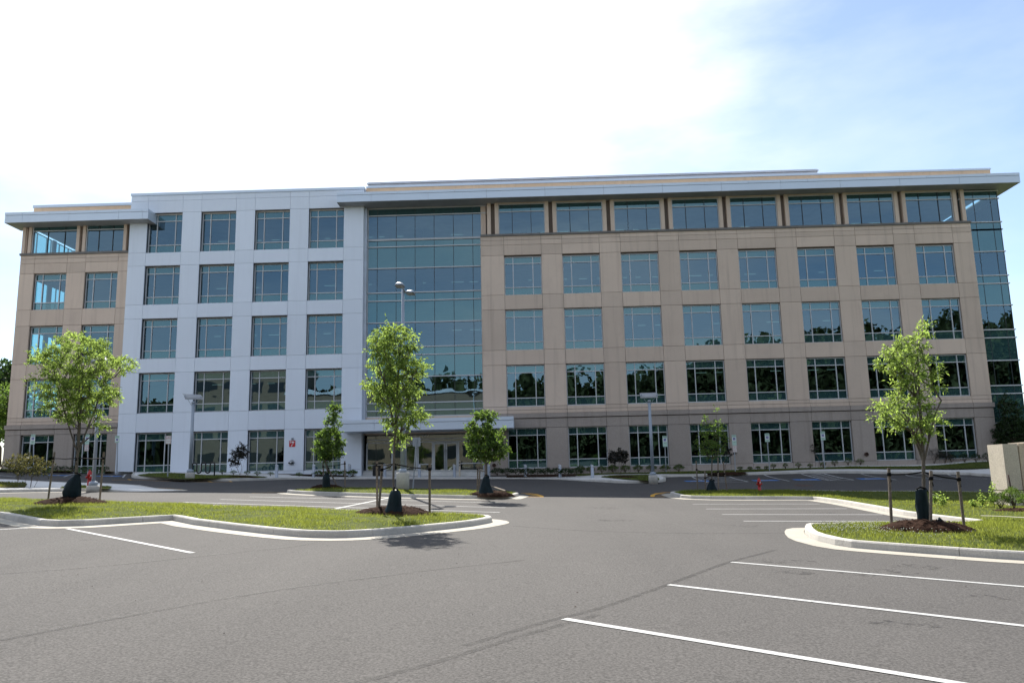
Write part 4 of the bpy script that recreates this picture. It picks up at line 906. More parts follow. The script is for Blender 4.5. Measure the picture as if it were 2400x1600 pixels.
# low shrubs
def shrub(u,v,wpx,hpx,label,group,m='shrub',n=650,ls=.075,lw=.34,dz=.16,spiky=False,name='shrub'):
    b=gnd(u,v,dz); k=np.linalg.norm(b-CAM)/FPX; rx=wpx*k/2; h=hpx*k; T=thing(name,b,label,'shrub',group); LP=[];LD=[]; mb=MB()
    for i in range(9):
        t=random.random()*2*pi; q=random.uniform(.3,.9); mb.tube([b,b+np.array([rx*q*.5*math.cos(t),rx*q*.5*math.sin(t),h*.4]),b+np.array([rx*q*math.cos(t),rx*q*math.sin(t),h*random.uniform(.6,.85)])],[.012,.009,.004],4,cap=False)
    mb.build('stems',M['twig'],T); lob=[(random.uniform(0,2*pi),random.uniform(.82,1.15)) for _ in range(7)]
    while len(LP)<n:
        d=RNG.normal(0,1,3); d/=np.linalg.norm(d); d[2]=abs(d[2]) if random.random()<.8 else d[2]*.4; r=.55+.45*random.random()**.5
        s=1+sum(.06*math.cos(3*math.atan2(d[1],d[0])-a) for a,_ in lob[:2])+.08*math.sin(9*d[2]+lob[2][0])
        LP.append(b+np.array([rx*d[0]*r*s,rx*d[1]*r*s,h*.5+h*.5*d[2]*r*s])); LD.append(d+np.array([0,0,.9 if spiky else .2]))
    leaves(LP,LD,ls,lw,0,T,'foliage',M[m]); return T
gB='low round shrubs along the grey wall of the right wing'
for i,(u,v,w,h) in enumerate([(1361,1109,22,17),(1384,1109,19,15),(1411,1108.5,22,16),(1437,1107,24,17),(1466,1107,22,16),(1496,1106.5,22,16),(1527,1106,24,16),(1559,1105.5,22,15),(1591,1105,24,15)]): shrub(u,v,w,h,f'bushy green shrub, {ORD[i]} of nine from the low hedge to the sparse tree',gB)
for i,(u,v,w,h) in enumerate([(1734.5,1103,12,9),(1758,1101.5,10,7),(1777,1100.5,10,7),(1797,1100,10,7),(1813,1099.5,11,12),(1841,1098.5,10,12),(1872,1097.5,13,12),(1899,1096.5,11,9),(1930,1096,11,12),(1957,1093,13,14),(1988,1091.5,14,16),(2017,1090,16,13)]): shrub(u,v,w,h,f'tiny green shrub, {ORD[i]} from the left behind the right accessible bays',gB,n=200,ls=.07)
for i,(u,v,w,h) in enumerate([(2231,1083,20,16),(2261,1083,19,17),(2288,1083,19,17),(2316,1082,21,18),(2345,1082,18,18)]): shrub(u,v,w,h,f'clipped ball shrub, {ORD[i]} from the left at the right end of the wall',gB,m='leafd',n=420)
for i,(u,v,w,h) in enumerate([(2036,1089,26,24),(2068,1088,40,26),(2105,1087,44,26),(2150,1087,44,26),(2190,1086,44,28),(2215,1086,30,22)]): shrub(u,v,w,h,f'dark wispy purple shrub, {ORD[i]} from the left behind the right hand tree','wispy dark shrubs at the right wall',m='leafp',n=520,ls=.22,lw=.08,spiky=True)
for i,(u,v,w,h) in enumerate([(134,1106,14,12),(151.5,1106,15,12),(172,1106,15,12),(197,1106.5,14,12),(228,1107,14,12),(246,1107,15,13)]): shrub(u,v,w,h,f'low dark shrub, {ORD[i]} from the left along the left tan wing','low shrubs along the left wing',m='leafd',n=260)
for i,(u,v,w,h) in enumerate([(4,1101,20,16),(22,1102,18,13)]): shrub(u,v,w,h,['dark hedge bush at the far left edge of the pavement','low dark bush at the left corner of the building'][i],'low shrubs along the left wing',m='leafd',n=260)
for i,(u,v,w,h) in enumerate([(745,1115.5,22,11),(764,1115.5,24,11),(785,1115.5,24,12),(806,1115.5,22,12),(826,1115.5,20,13)]): shrub(u,v,w,h,f'low leafy green plant, {ORD[i]} of five at the wall left of the entrance','low planting left of the entrance',n=320,ls=.09,lw=.5)
for i,u in enumerate(range(1166,1352,23)): shrub(u,1115.5+.3*math.sin(u),31,17,f'grey green hedge plant, {ORD[i]} from the left, right of the entrance','low hedge right of the entrance',m='leafd',n=420,ls=.1,lw=.4)
for i,(u,v) in enumerate([(455,1110),(521,1111),(547,1111.5),(579,1112.5),(603,1114),(634,1115),(701,1116)]): shrub(u,v,14,8,f'tiny yellow green shrub, {ORD[i]} from the left at the metal wall','tiny shrubs at the metal wall',n=160,ls=.07)
shrub(2346,1193,36,30,'bright green juniper bush left of the bush at the stone wall','bushes at the stone sign wall',n=1300,ls=.06,lw=.25,dz=.18)
shrub(2377,1193,38,42,'open green bush on dark mulch in front of the stone wall','bushes at the stone sign wall',n=1100,ls=.06,lw=.25,dz=.2)
shrub(2408,1196,30,30,'green bush cut off by the right edge at the stone wall','bushes at the stone sign wall',n=800,ls=.06,lw=.25,dz=.2)
def weed(u,v,h,label,w=10):
    b=gnd(u,v,.18); k=np.linalg.norm(b-CAM)/FPX; T=thing('weed',b,label,'weed','tall weeds on the bank'); mb=MB(); LP=[];LD=[]
    for s in range(5):
        t=random.random()*6.3; q=w*k*.5*random.random(); e=b+np.array([q*math.cos(t),q*math.sin(t),h*k*random.uniform(.5,1)]); mb.tube([b,(b+e)/2+np.array([0,0,.05]),e],[.005,.004,.002],4,cap=False)
        for j in range(26): f=random.uniform(.3,1); LP.append(b+(e-b)*f+RNG.normal(0,.05,3)); LD.append(RNG.normal(0,1,3)*np.array([1,1,.3]))
    mb.build('stems',M['grass'],T); leaves(LP,LD,.075,.55,.1,T,'foliage',M['leaf'])
weed(2192,1182,28,'leafy pale weed right of the tall green plastic bag'); weed(2210,1187,26,'leafy weed on the bank right of the middle stake',22)
weed(2283,1190,18,'broad pale green weed on the bank',20); weed(2303,1190,32,'upright weed right of the broad pale weed'); weed(2331,1192,66,'tall pale flowering weed left of the juniper bush')
# trees beyond the left end of the building
def bigtree(x,y,h,r,m,label,trunk=.25,n=5200,ls=.5):
    z=gz(x,y); T=thing('tree',(x,y,z),label,'tree','trees beyond the left end of the building'); mb=MB(); mb.tube([(x,y,z-.3),(x+.2,y,z+h*.3),(x,y,z+h*.75)],[trunk,trunk*.7,trunk*.25],8)
    for i in range(6): t=i*1.05; mb.tube([(x,y,z+h*(.25+.06*i)),(x+r*.6*math.cos(t),y+r*.6*math.sin(t),z+h*(.45+.07*i))],[trunk*.4,.04],6)
    mb.build('trunk',M['bark'],T); LP=[];LD=[]
    cs=[(RNG.normal(0,.45*r),RNG.normal(0,.45*r),h*random.uniform(.35,.92)) for _ in range(46)]
    for c in cs:
        for j in range(n//46):
            d=RNG.normal(0,1,3); d/=np.linalg.norm(d); LP.append(np.array([x,y,z])+np.array(c)+d*r*.26*random.random()**.4); LD.append(d)
    leaves(LP,LD,ls,.6,.2,T,'crown',M[m])
bigtree(-58,30,13.2,4.5,'leafd','tall dark tree at the far left edge beyond the building'); bigtree(-66,24,12.5,4.5,'leafd','dark tree left of the tall dark tree, mostly cut off')
bigtree(-47.5,14,8.5,2.6,'leafm','bright green lower tree between the dark tree and the tan wing',.15,3000,.3)
# ------------------------------------------------------------------ stakes, straps, bags
SG='wooden stakes holding the young trees'
def stake(b0,t0,dz,label,strap=None,frac=.12,r=.034,bpt=None):
    b=gnd(*b0,dz); t=at(*t0,b[1]); L=t-b; T=thing('tree_stake',b,label,'stake',SG); mb=MB()
    d=Vector(L).normalized(); a=d.cross(Vector((0,1,0))).normalized(); c=d.cross(a)
    V=[];n=4
    for p,rr in((b-np.array(d)*.15,r*.9),(b+L*.5,r),(t,r)):
        for k in range(8):
            q=2*pi*(k+.5)/8; sh=1/max(abs(math.cos(q)),abs(math.sin(q)))*.88; V.append(Vector(p)+(a*math.cos(q)+c*math.sin(q))*rr*sh)
    mb.add(V,[(i*8+k,i*8+(k+1)%8,(i+1)*8+(k+1)%8,(i+1)*8+k) for i in range(2) for k in range(8)]+[tuple(range(16,24)),tuple(range(7,-1,-1))]); mb.build('post',M['wood'],T)
    if strap is not None:
        s=MB(); p=b+L*(1-frac); tb=np.array(strap); m=(p+tb)/2-np.array([0,0,.02])
        s.tube([p-np.array(d)*.035,p+np.array(d)*.035],r*1.35,8); s.tube([p,(p*.7+tb*.3)-np.array([0,0,.012]),m,(p*.3+tb*.7)-np.array([0,0,.012]),tb],[.016]*5,6)
        s.tube([p,p+np.array([.02,-.03,-.16])],[.014,.009],5); s.build('strap',M['strap'],T)
    return T
a1=at(184,1073,b1[1]); a2=at(923,1086.5,b2[1]); a6=at(2164,1106,b6[1]); a3=at(768,1092,b3[1]); a4=at(1140,1105,b4[1]); a5=at(1668,1112,b5[1])
stake((112.5,1172),(127.7,1058.8),.15,'leaning wooden stake on the left of the broad left tree',a1,.13)
stake((233.5,1173.5),(243.5,1058.8),.15,'wooden stake on the right of the broad left tree',a1,.13)
stake((172,1180),(181.5,1062),.15,'wooden stake in front of the trunk of the broad left tree',a1,.12)
stake((884,1188),(883.4,1080),.18,'upright left stake of the pair beside the tree before the entrance',a2,.09)
stake((887,1208),(895.7,1088.6),.17,'slanting right stake of the pair beside the tree before the entrance',a2,.10)
stake((1007,1205),(1007,1086),.17,'lone stake right of the tree before the entrance',a2,.11)
stake((2090,1235),(2083,1096),.2,'pale wooden stake left of the right hand tree',a6,.11)
stake((2181,1241.5),(2182,1102.7),.22,'wooden stake in front of the trunk of the right hand tree',a6,.13)
stake((2260,1236),(2245,1104.4),.2,'leaning stake right of the right hand tree',a6,.14)
stake((759,1139),(757,1085),.25,'thin stake left of the small tree by the tall lamp',a3,.15)
stake((790,1139),(769,1096),.25,'slanting prop right of the small tree by the tall lamp',a3,.02)
stake((809,1143),(808,1080),.22,'thin upright stake between the small tree and the tall lamp',a3,.1)
stake((1118.5,1152),(1120,1093),.25,'left thin stake of the rounded tree in the middle island',a4,.1)
stake((1122.5,1152.5),(1125,1092),.25,'right thin stake of the rounded tree in the middle island',a4,.1)
stake((1635.4,1149),(1631.5,1079),.2,'leftmost pale stake of the sparse tree by the hydrant',a5,.3)
stake((1653.6,1150),(1652,1103),.2,'shortest stake of the sparse tree by the hydrant',a5,.35)
stake((1684,1151),(1682.6,1072),.2,'tall stake close right of the sparse tree by the hydrant',a5,.42)
stake((1704,1151),(1695,1082),.2,'leaning rightmost stake of the sparse tree by the hydrant',a5,.4)
q0=gnd(1146,1142,.3); q1=gnd(1185,1150,.3); T=thing('tree_stake',q1,'fallen pale stake lying on the mulch right of the rounded tree','stake',SG); mb=MB(); mb.tube([q0+np.array([0,0,.1]),q1],.035,8,smooth=False); mb.build('post',M['wood'],T)
def bag(b,prof,label,sq=.8,dx=0,seed=1,flap=None):
    rg=random.Random(seed); b=np.array(b); T=thing('watering_bag',b,label,'watering bag','dark plastic watering bags at the tree feet'); ph=[rg.uniform(0,6.3) for _ in range(5)]
    mb=MB(); n=28; V=[];F=[]; R=len(prof)
    for i,(r,z,ox) in enumerate(prof):
        f=i/(R-1)
        for k in range(n):
            t=2*pi*k/n; w=1+.08*math.sin(3*t+ph[0]+2*f)+.09*math.sin(7*t+ph[1]+5*f)*(1.2-f)+.08*math.sin(11*t+ph[2]-6*f)*(.4+f)
            V.append((b[0]+ox+r*w*math.cos(t),b[1]+sq*r*w*math.sin(t),b[2]+z+.02*math.sin(5*t+ph[3])*(f if 0<i<R-1 else .3)))
    for i in range(R-1):
        for k in range(n): F.append((i*n+k,i*n+(k+1)%n,(i+1)*n+(k+1)%n,(i+1)*n+k))
    F.append(tuple((R-1)*n+k for k in range(n))); mb.add(V,F,0,True); mb.build('body',M['bag'],T)
    s=MB(); z=prof[-1][1]; ox=prof[-1][2]; s.tube([(b[0]+ox-prof[-1][0],b[1]-.02,b[2]+z),(b[0]+ox-prof[-1][0]*.4,b[1]-.08,b[2]+z+.05),(b[0]+ox+prof[-1][0],b[1]-.03,b[2]+z+.01),(b[0]+ox+prof[-1][0]*1.5,b[1],b[2]+z-.05)],[.012,.02,.02,.012],6); s.build('tie',M['strap'],T)
    if flap: 
        m2=MB(); m2.tube([(b[0]+flap,b[1]-.1,b[2]+.02),(b[0]+flap+.07,b[1]-.12,b[2]+.09),(b[0]+flap+.17,b[1]-.1,b[2]+.03)],[.05,.07,.03],8); m2.build('flap',M['bag'],T)
bag(b1,[(.17,-.05,-.08),(.23,.06,-.11),(.245,.25,-.14),(.21,.43,-.12),(.15,.60,-.07),(.09,.70,-.02),(.07,.75,0)],'bulging dark green bag at the foot of the broad left tree',.8,seed=3)
bag(b2,[(.25,-.05,0),(.20,.03,0),(.175,.16,.01),(.15,.32,.02),(.13,.42,.03),(.10,.48,.03),(.05,.52,.03)],'cone shaped dark bag at the foot of the tree before the entrance',.8,seed=5)
bag(b6,[(.15,-.05,0),(.13,.05,0),(.115,.2,0),(.125,.4,-.01),(.115,.55,0),(.105,.66,0),(.10,.72,.0)],'tall tube of shiny dark plastic round the foot of the right hand tree',.9,seed=8,flap=.2)
bag(b3,[(.16,-.05,0),(.17,.1,0),(.16,.3,0),(.14,.45,0),(.07,.55,0)],'dark bag at the foot of the small tree by the tall lamp',.9,seed=9)
bag(b4,[(.27,-.05,0),(.23,.1,0),(.17,.3,0),(.12,.5,.02),(.07,.6,.03)],'cone shaped dark bag at the foot of the rounded tree in the middle island',.8,seed=11)
bag(b5,[(.26,-.05,0),(.24,.1,0),(.17,.24,0),(.12,.38,.02),(.10,.5,.03)],'slumped dark bag at the foot of the sparse tree by the hydrant',.8,seed=13)
# ------------------------------------------------------------------ lamps
def short_lamp(u,v,label,top_v,yaw,dz=.17,bh=.28,sc=1.):
    b=gnd(u,v,dz); T=thing('lamp_post',b,label,'lamp post','short lamp posts with curved reflectors'); z=b[2]; t=at(u,top_v,b[1]); h=t[2]-z
    c=MB(); c.lathe(b,[(.27,-.2),(.27,bh),(.25,bh+.05),(.16,bh+.055)],24); c.build('concrete_base',M['kerb'],T)
    p=MB(); p.lathe(b,[(.19,bh+.055),(.19,bh+.17),(.16,bh+.22),(.10,bh+.23),(.10,bh+.25)],20); p.tube([b+np.array([0,0,bh+.2]),b+np.array([0,0,h-.12])],[.10*sc,.085*sc],16); p.build('pole',M['pole'],T)
    p=MB(); p.lathe(b+np.array([0,0,h-.12]),[(.075,0),(.075,.03),(.1,.03),(.1,.14),(.06,.15)],16); p.build('lamp_head',M['pole'],T)
    # curved reflector plate carried on two thin arms
    R=MB(); n=9; w=.52; cy,sy=math.cos(yaw),math.sin(yaw); V=[]
    for th in(0,.02):
        for i in range(n):
            a=i/(n-1); yy=-.12+.62*(a**1.9)-th*.4; zz=.26+.46*a-.1*a*a+th
            for x in(-w,w): V.append((b[0]+x*cy-yy*sy,b[1]+x*sy+yy*cy,z+h+zz-.12))
    F=[]
    for o in(0,2*n):
        for i in range(n-1): q=(o+2*i,o+2*i+1,o+2*i+3,o+2*i+2); F.append(q if o else q[::-1])
    for i in range(n-1): F+=[(2*i,2*i+2,2*n+2*i+2,2*n+2*i),(2*i+1,2*n+2*i+1,2*n+2*i+3,2*i+3)]
    F+=[(0,2*n,2*n+1,1),(2*n-2,2*n-1,4*n-1,4*n-2)]; R.add(V,F); R.build('reflector',M['soffit'],T)
    A=MB()
    for x in(-w*.88,w*.88): A.tube([b+np.array([0,0,h-.35]),b+np.array([x*cy*.5,x*sy*.5,h+.0]),b+np.array([x*cy+.1*sy,x*sy-.1*cy,h+.30])],[.016,.014,.012],6); A.box(b[0]+x*cy-.03,b[0]+x*cy+.03,b[1]+x*sy-.13,b[1]+x*sy-.05,z+h+.24,z+h+.36)
    A.build('arm',M['pole'],T); return T
short_lamp(445,1120,'grey lamp post with curved reflector beside the bike rack',942,math.radians(38))
short_lamp(1531,1126.5,'grey lamp post with flat reflector in the grass island before the right wing',938,math.radians(-4))
short_lamp(218,1143,'pale lamp post rising through the crown of the broad left tree beside a hydrant',860,math.radians(20),.18,.06,.8)
b=gnd(944,1147,.2); T=thing('lamp_post',b,'tall two headed lamp post on a concrete drum before the entrance','lamp post'); k=np.linalg.norm(b-CAM)/FPX; z=b[2]
c=MB(); c.lathe(b,[(.29,-.3),(.29,.72),(.275,.76),(.15,.765)],28); c.build('concrete_base',M['kerb'],T)
top=at(949,678,b[1]); h=top[2]-z
p=MB(); p.lathe(b,[(.19,.765),(.19,.86),(.15,.9),(.115,.91),(.115,.93)],20); p.tube([b+np.array([0,0,.9]),b+np.array([.0,0,h*.5]),b+np.array([0,0,h])],[.112,.095,.065],16); p.build('pole',M['pole'],T)
def head(c,sgn):
    H=MB(); n=14; V=[]; F=[]
    w,l=.21,.36; rows=6
    for i in range(rows+1):
        ph=pi/2*i/rows
        for q in range(n*2):
            t=2*pi*q/(n*2); cx=math.copysign(abs(math.cos(t))**.6,math.cos(t)); cy=math.copysign(abs(math.sin(t))**.6,math.sin(t)); V.append((c[0]+w*cx*math.cos(ph)**.6,c[1]+l*cy*math.cos(ph)**.6,c[2]+.15*math.sin(ph)))
    m=n*2
    for i in range(rows):
        for q in range(m): F.append((i*m+q,i*m+(q+1)%m,(i+1)*m+(q+1)%m,(i+1)*m+q))
    H.add(V,F,0,True); H.add([(c[0]+(w-.01)*sx,c[1]+(l-.01)*sy,c[2]+.005) for sx,sy in((-.75,-1),(-1,-.7),(-1,.7),(-.75,1),(.75,1),(1,.7),(1,-.7),(.75,-1))],[tuple(range(8))]); o=H.build('lamp_head',M['pole'],T)
    G_=MB(); G_.box(c[0]-.14,c[0]+.14,c[1]-.26,c[1]+.26,c[2]-.02,c[2]+.004); G_.build('lens',M['lens'],o)
    A=MB(); A.tube([top-np.array([0,0,.12]),(top+c)/2+np.array([0,0,.02]),c+np.array([0,-sgn*.3,.05])],[.04,.035,.03],8); A.build('arm',M['pole'],T)
head(top+np.array([-.12,-.7,-.03]),-1); head(top+np.array([.16,.7,-.06]),1)
# ------------------------------------------------------------------ bollards
for i,(u,v,hh) in enumerate([(648,1121.5,32),(735,1119.7,31),(819,1118.6,30.5),(902,1118.4,30.5),(983,1118.8,31),(1065,1118.4,30.5),(1146,1118,30.5),(1232,1118.2,30),(1313,1119.6,31),(1389,1121.8,33)]):
    b=gnd(u,v,.04); k=np.linalg.norm(b-CAM)/FPX; h=hh*k; T=thing('bollard',b,f'round grey steel bollard, {ORD[i]} from the left along the entrance kerb','bollard','steel bollards along the entrance kerb')
    m=MB(); m.lathe(b,[(.13,-.05),(.13,.012),(.105,.015),(.105,h-.16)],16); m.add([(b[0]+.105*math.cos(t),b[1]+.105*math.sin(t),b[2]+(h-.16 if r==0 else h-.06+.06*math.sin(t-.6))) for r in(0,1) for t in np.linspace(0,2*pi,17)[:-1]],[(k_,(k_+1)%16,16+(k_+1)%16,16+k_) for k_ in range(16)]+[tuple(range(16,32))],0,False); m.build('post',M['alu'],T)
    m=MB(); m.box(b[0]-.0,b[0]+.06,b[1]-.112,b[1]-.09,b[2]+h-.16,b[2]+h-.05); m.build('reflector',M['white'],T)
# ------------------------------------------------------------------ signs
def plate(mb,x0,x1,z0,z1,y,r=.03,t=.006,mi=0):
    P=[]
    for cx,cz,a0 in((x1-r,z1-r,0),(x0+r,z1-r,90),(x0+r,z0+r,180),(x1-r,z0+r,270)):
        for a in(0,30,60,90): q=math.radians(a0+a); P.append((cx+r*math.cos(q),cz+r*math.sin(q)))
    n=len(P); V=[(x,y,z) for x,z in P]+[(x,y+t,z) for x,z in P]; mb.add(V,[tuple(range(n)),tuple(range(2*n-1,n-1,-1))]+[(i,n+i,n+(i+1)%n,(i+1)%n) for i in range(n)],mi)
def isas(mb,cx,cz,y,s,mi):
    isa(lambda p,a,b: (cx+a,y,cz+b),None,s,0,0,mi,mb=mb)
def sign(u,vb,vt,vm,label,kindp,vb2=None,lean=0,u_t=None,dz=.16,w=.33,flip=False):
    b=gnd(u,vb,dz); t=at(u_t or u,vt,b[1]); T=thing('parking_sign' if kindp!='back' else 'traffic_sign',b,label,'sign','signs on steel posts')
    z1=t[2]; m=at(u,vm,b[1]); z0=m[2]; x=t[0]; y=b[1]-.05
    p=MB(); p.hexa([(b[0]-.03,b[1]-.02,b[2]-.2),(b[0]+.03,b[1]-.02,b[2]-.2),(b[0]+.03,b[1]+.03,b[2]-.2),(b[0]-.03,b[1]+.03,b[2]-.2)],[(x-.03,b[1]-.02,z1-.03),(x+.03,b[1]-.02,z1-.03),(x+.03,b[1]+.03,z1-.03),(x-.03,b[1]+.03,z1-.03)]); p.build('post',M['steel'],T)
    hw=w/2
    if kindp in('isa','isa+no'):
        pl=MB(); plate(pl,x-hw,x+hw,z0,z1,y); o=pl.build('sign_plate',M['signg'],T)
        H=z1-z0; s=min(.17,H*.3); cz=z1-.16-s/2-.04; q=MB(); q.box(x-s*.8,x+s*.8,y-.004,y-.001,cz-s*.68-.02,cz+s*.62,1); q.box(x-s/2,x+s/2,y-.008,y-.0045,cz-s/2,cz+s/2); isas(q,x,cz,y-.010,s*.95,1); q.build('access_symbol',[M['signb'],M['signwh']],o)
        text(o,'lettering','RESERVED\nPARKING',.055,x,y-.003,z1-.075,M['ink'],.001)
        if H>.5: text(o,'lettering','MAXIMUM\nFINE',.042,x,y-.003,cz-s/2-.14,M['ink'],.001)
        else: text(o,'lettering','MAXIMUM\nFINE',.04,x,y-.003,cz-s/2-.07,M['ink'],.001)
    if kindp in('no','isa+no'):
        a1,a0=(z1,z0) if kindp=='no' else (z0-.01,at(u,vb2,b[1])[2])
        pl=MB(); plate(pl,x-hw+.0,x+hw,a0,a1,y); o=pl.build('sign_plate',M['signw'],T); H=a1-a0
        fr=MB(); g=.012
        for bx in((x-hw+.015,x-hw+.015+g,a0+.02,a1-.02),(x+hw-.015-g,x+hw-.015,a0+.02,a1-.02),(x-hw+.03,x+hw-.03,a0+.012,a0+.012+g),(x-hw+.03,x+hw-.03,a1-.012-g,a1-.012)): fr.box(bx[0],bx[1],y-.003,y-.0005,bx[2],bx[3])
        fr.build('border',M['inkr'],o)
        text(o,'lettering','NO\nPARKING',.065,x,y-.003,a1-H*.27,M['inkr'],.001); text(o,'lettering','IN\nACCESS\nAISLE' if kindp=='isa+no' else 'FIRE LANE\n<-->',.046,x,y-.003,a1-H*.70,M['inkr'],.001)
    if kindp=='back':
        pl=MB(); plate(pl,x-.19,x+.19,z0,z1,y+.09,.05); pl.build('sign_plate',M['steel'],T)
sign(79,1106,1017.5,1041,'accessible parking sign before the leftmost ground floor window','isa',w=.30)
sign(206,1106.5,1017.5,1041,'accessible parking sign with a red no parking plate behind the left tree','isa+no',1056.5,w=.30)
sign(274,1107,1020.5,1037,'short accessible parking sign at the joint of tan wing and metal block','isa',u_t=276,w=.30)
sign(393,1117,1020.5,1040,'red lettered no parking sign on the grass left of the bike rack','no',u_t=396,w=.34)
sign(1561,1106,1021,1046.5,'accessible parking sign right of the short lamp on the right','isa',u_t=1557.5,w=.32)
sign(1723.5,1105,1018.5,1043.5,'accessible parking sign with a red no parking plate right of the sparse tree','isa+no',1059,u_t=1719.5,w=.30)
sign(1804,1103,1015,1035,'accessible parking sign in front of the fifth ground floor window of the right wing','isa',u_t=1797,w=.32)
sign(1933,1097,1010.5,1031,'rightmost accessible parking sign','isa',u_t=1927,w=.32)
sign(967.5,1141,1024.5,1046,'leaning road sign seen from its plain grey back before the entrance','back',u_t=976,dz=.22)
def wallpt(u,v,y=-.07): return at(u,v,y)
p0=wallpt(678,1032); p1=wallpt(692,1046.5); T=thing('hose_connection_sign',((p0[0]+p1[0])/2,-.07,p1[2]),'square red pictogram sign on the silver wall','sign'); x0,x1,z0,z1=p0[0],p1[0],p1[2],p0[2]
s=MB(); plate(s,x0,x1,z0,z1,-.085,.03,.013); o=s.build('sign_plate',M['rsign'],T); s=MB(); W=x1-x0; fx=lambda a: x0+a*W; fz=lambda a: z0+a*(z1-z0); y=-.088
def quad(L): s.add([(fx(a),y,fz(b)) for a,b in L],[tuple(range(len(L)))])
c=[(.23+.12*math.cos(t),.76+.17*math.sin(t)) for t in np.linspace(0,2*pi,15)[:-1]]; ci=[(.23+.05*math.cos(t),.76+.08*math.sin(t)) for t in np.linspace(0,2*pi,15)[:-1]]
s.add([(fx(a),y,fz(b)) for a,b in c+ci],[(i,(i+1)%14,14+(i+1)%14,14+i) for i in range(14)])
quad([(.42,.60),(.70,.60),(.70,.86),(.42,.86)]); quad([(.70,.66),(.92,.74),(.70,.82)]); quad([(.66,.45),(.74,.45),(.74,.60),(.66,.60)]); quad([(.28,.14),(.38,.06),(.60,.38),(.50,.44)]); quad([(.48,.30),(.60,.30),(.57,.45),(.46,.45)]); s.build('pictogram',M['signwh'],o)
p=wallpt(686,1028.5); T=thing('alarm_strobe',(p[0],-.07,p[2]),'small grey alarm light above the red pictogram sign','alarm'); s=MB(); s.box(p[0]-.07,p[0]+.07,-.16,-.072,p[2]-.08,p[2]+.08); s.build('housing',M['steel'],T); s=MB(); s.lathe((0,0,0),[(.04,0),(.03,.04)],12); s.v=[(a+p[0]-.02,-.162-c,b+p[2]+.03) for a,b,c in s.v]; s.build('lens',M['dark'],T)
p=wallpt(684,1083.5); T=thing('hose_connection',(p[0],-.07,p[2]),'two mouthed chrome fire hose connection on the silver wall','fire connection'); s=MB(); s.tube([(p[0],-.07,p[2]),(p[0],-.12,p[2])],[.2,.19],20); s.build('wall_plate',M['steel'],T)
for dx in(-.12,.1): s=MB(); s.tube([(p[0],-.13,p[2]),(p[0]+dx*.7,-.22,p[2]),(p[0]+dx,-.30,p[2]-.03)],[.11,.09,.085],14); s.build('outlet',M['chrome'],T); s=MB(); s.tube([(p[0]+dx,-.3,p[2]-.03),(p[0]+dx*1.1,-.33,p[2]-.035)],.07,14); s.build('cap',M['dark'],T)
for u,v,l,yy in((2030,1064,'dark round vent pipe mouth on the grey wall above the wispy shrubs',-.05),(1158,1090,'dark round vent in the grey pier right of the entrance',-.05)):
    p=at(u,v,yy); T=thing('vent_pipe',p,l,'vent'); s=MB(); n=20; r=.14; V=[(p[0]+q*math.cos(t),yy-d,p[2]+q*math.sin(t)) for q,d in((r,0),(r,.12),(r*.8,.12),(r*.8,.02)) for t in np.linspace(0,2*pi,n+1)[:-1]]; s.add(V,[(i*n+k,i*n+(k+1)%n,(i+1)*n+(k+1)%n,(i+1)*n+k) for i in range(3) for k in range(n)]+[tuple(3*n+k for k in range(n))]); s.build('pipe',M['iron'],T)
p=at(811,1010.5,-.07); T=thing('downlight',p,'tiny dark fitting under the canopy end on the silver wall','light fitting'); s=MB(); s.tube([(p[0],-.16,p[2]+.1),(p[0],-.16,p[2]-.1)],.05,10); s.build('housing',M['dark'],T)
# ------------------------------------------------------------------ hydrants
def hydrant(u,v,hpx,label,yaw,dz=.2):
    b=gnd(u,v,dz); k=np.linalg.norm(b-CAM)/FPX; h=hpx*k; s=h/.95; T=thing('fire_hydrant',b,label,'hydrant','red fire hydrants')
    m=MB(); m.lathe(b,[(r*s,z*s) for r,z in((.15,-.1),(.15,.03),(.115,.04),(.11,.62),(.14,.63),(.14,.68),(.125,.69),(.12,.76),(.09,.83),(.045,.87))],20); m.build('body',M['red'],T)
    m=MB(); m.lathe(b,[(.04*s,.87*s),(.04*s,.95*s),(.03*s,.95*s)],5,smooth=False); m.build('operating_nut',M['red'],T)
    for a,r,L,z in((yaw,.065,.2,.5),(yaw+pi,.065,.2,.5),(yaw-pi/2,.085,.19,.46)):
        d=np.array([math.cos(a),math.sin(a),0]); m=MB(); c=b+np.array([0,0,z*s]); m.tube([c+d*.08*s,c+d*(L-.06)*s,c+d*(L-.055)*s,c+d*L*s,c+d*(L+.02)*s],[r*.75*s,r*.75*s,r*s,r*s,r*.4*s],10); m.build('outlet_cap',M['red'],T)
    d=np.array([math.cos(yaw-pi/2),math.sin(yaw-pi/2),0]); c=b+d*.125*s+np.array([0.02,0,.60*s]); m=MB(); m.box(c[0]-.025,c[0]+.025,c[1]-.012,c[1],c[2]-.03,c[2]+.03); m.build('tag',M['white'],T)
hydrant(208.5,1138,33,'red fire hydrant beside the pale lamp post on the left',math.radians(50)); hydrant(1780.5,1150,29,'red fire hydrant in the grass of the right middle island',math.radians(4))
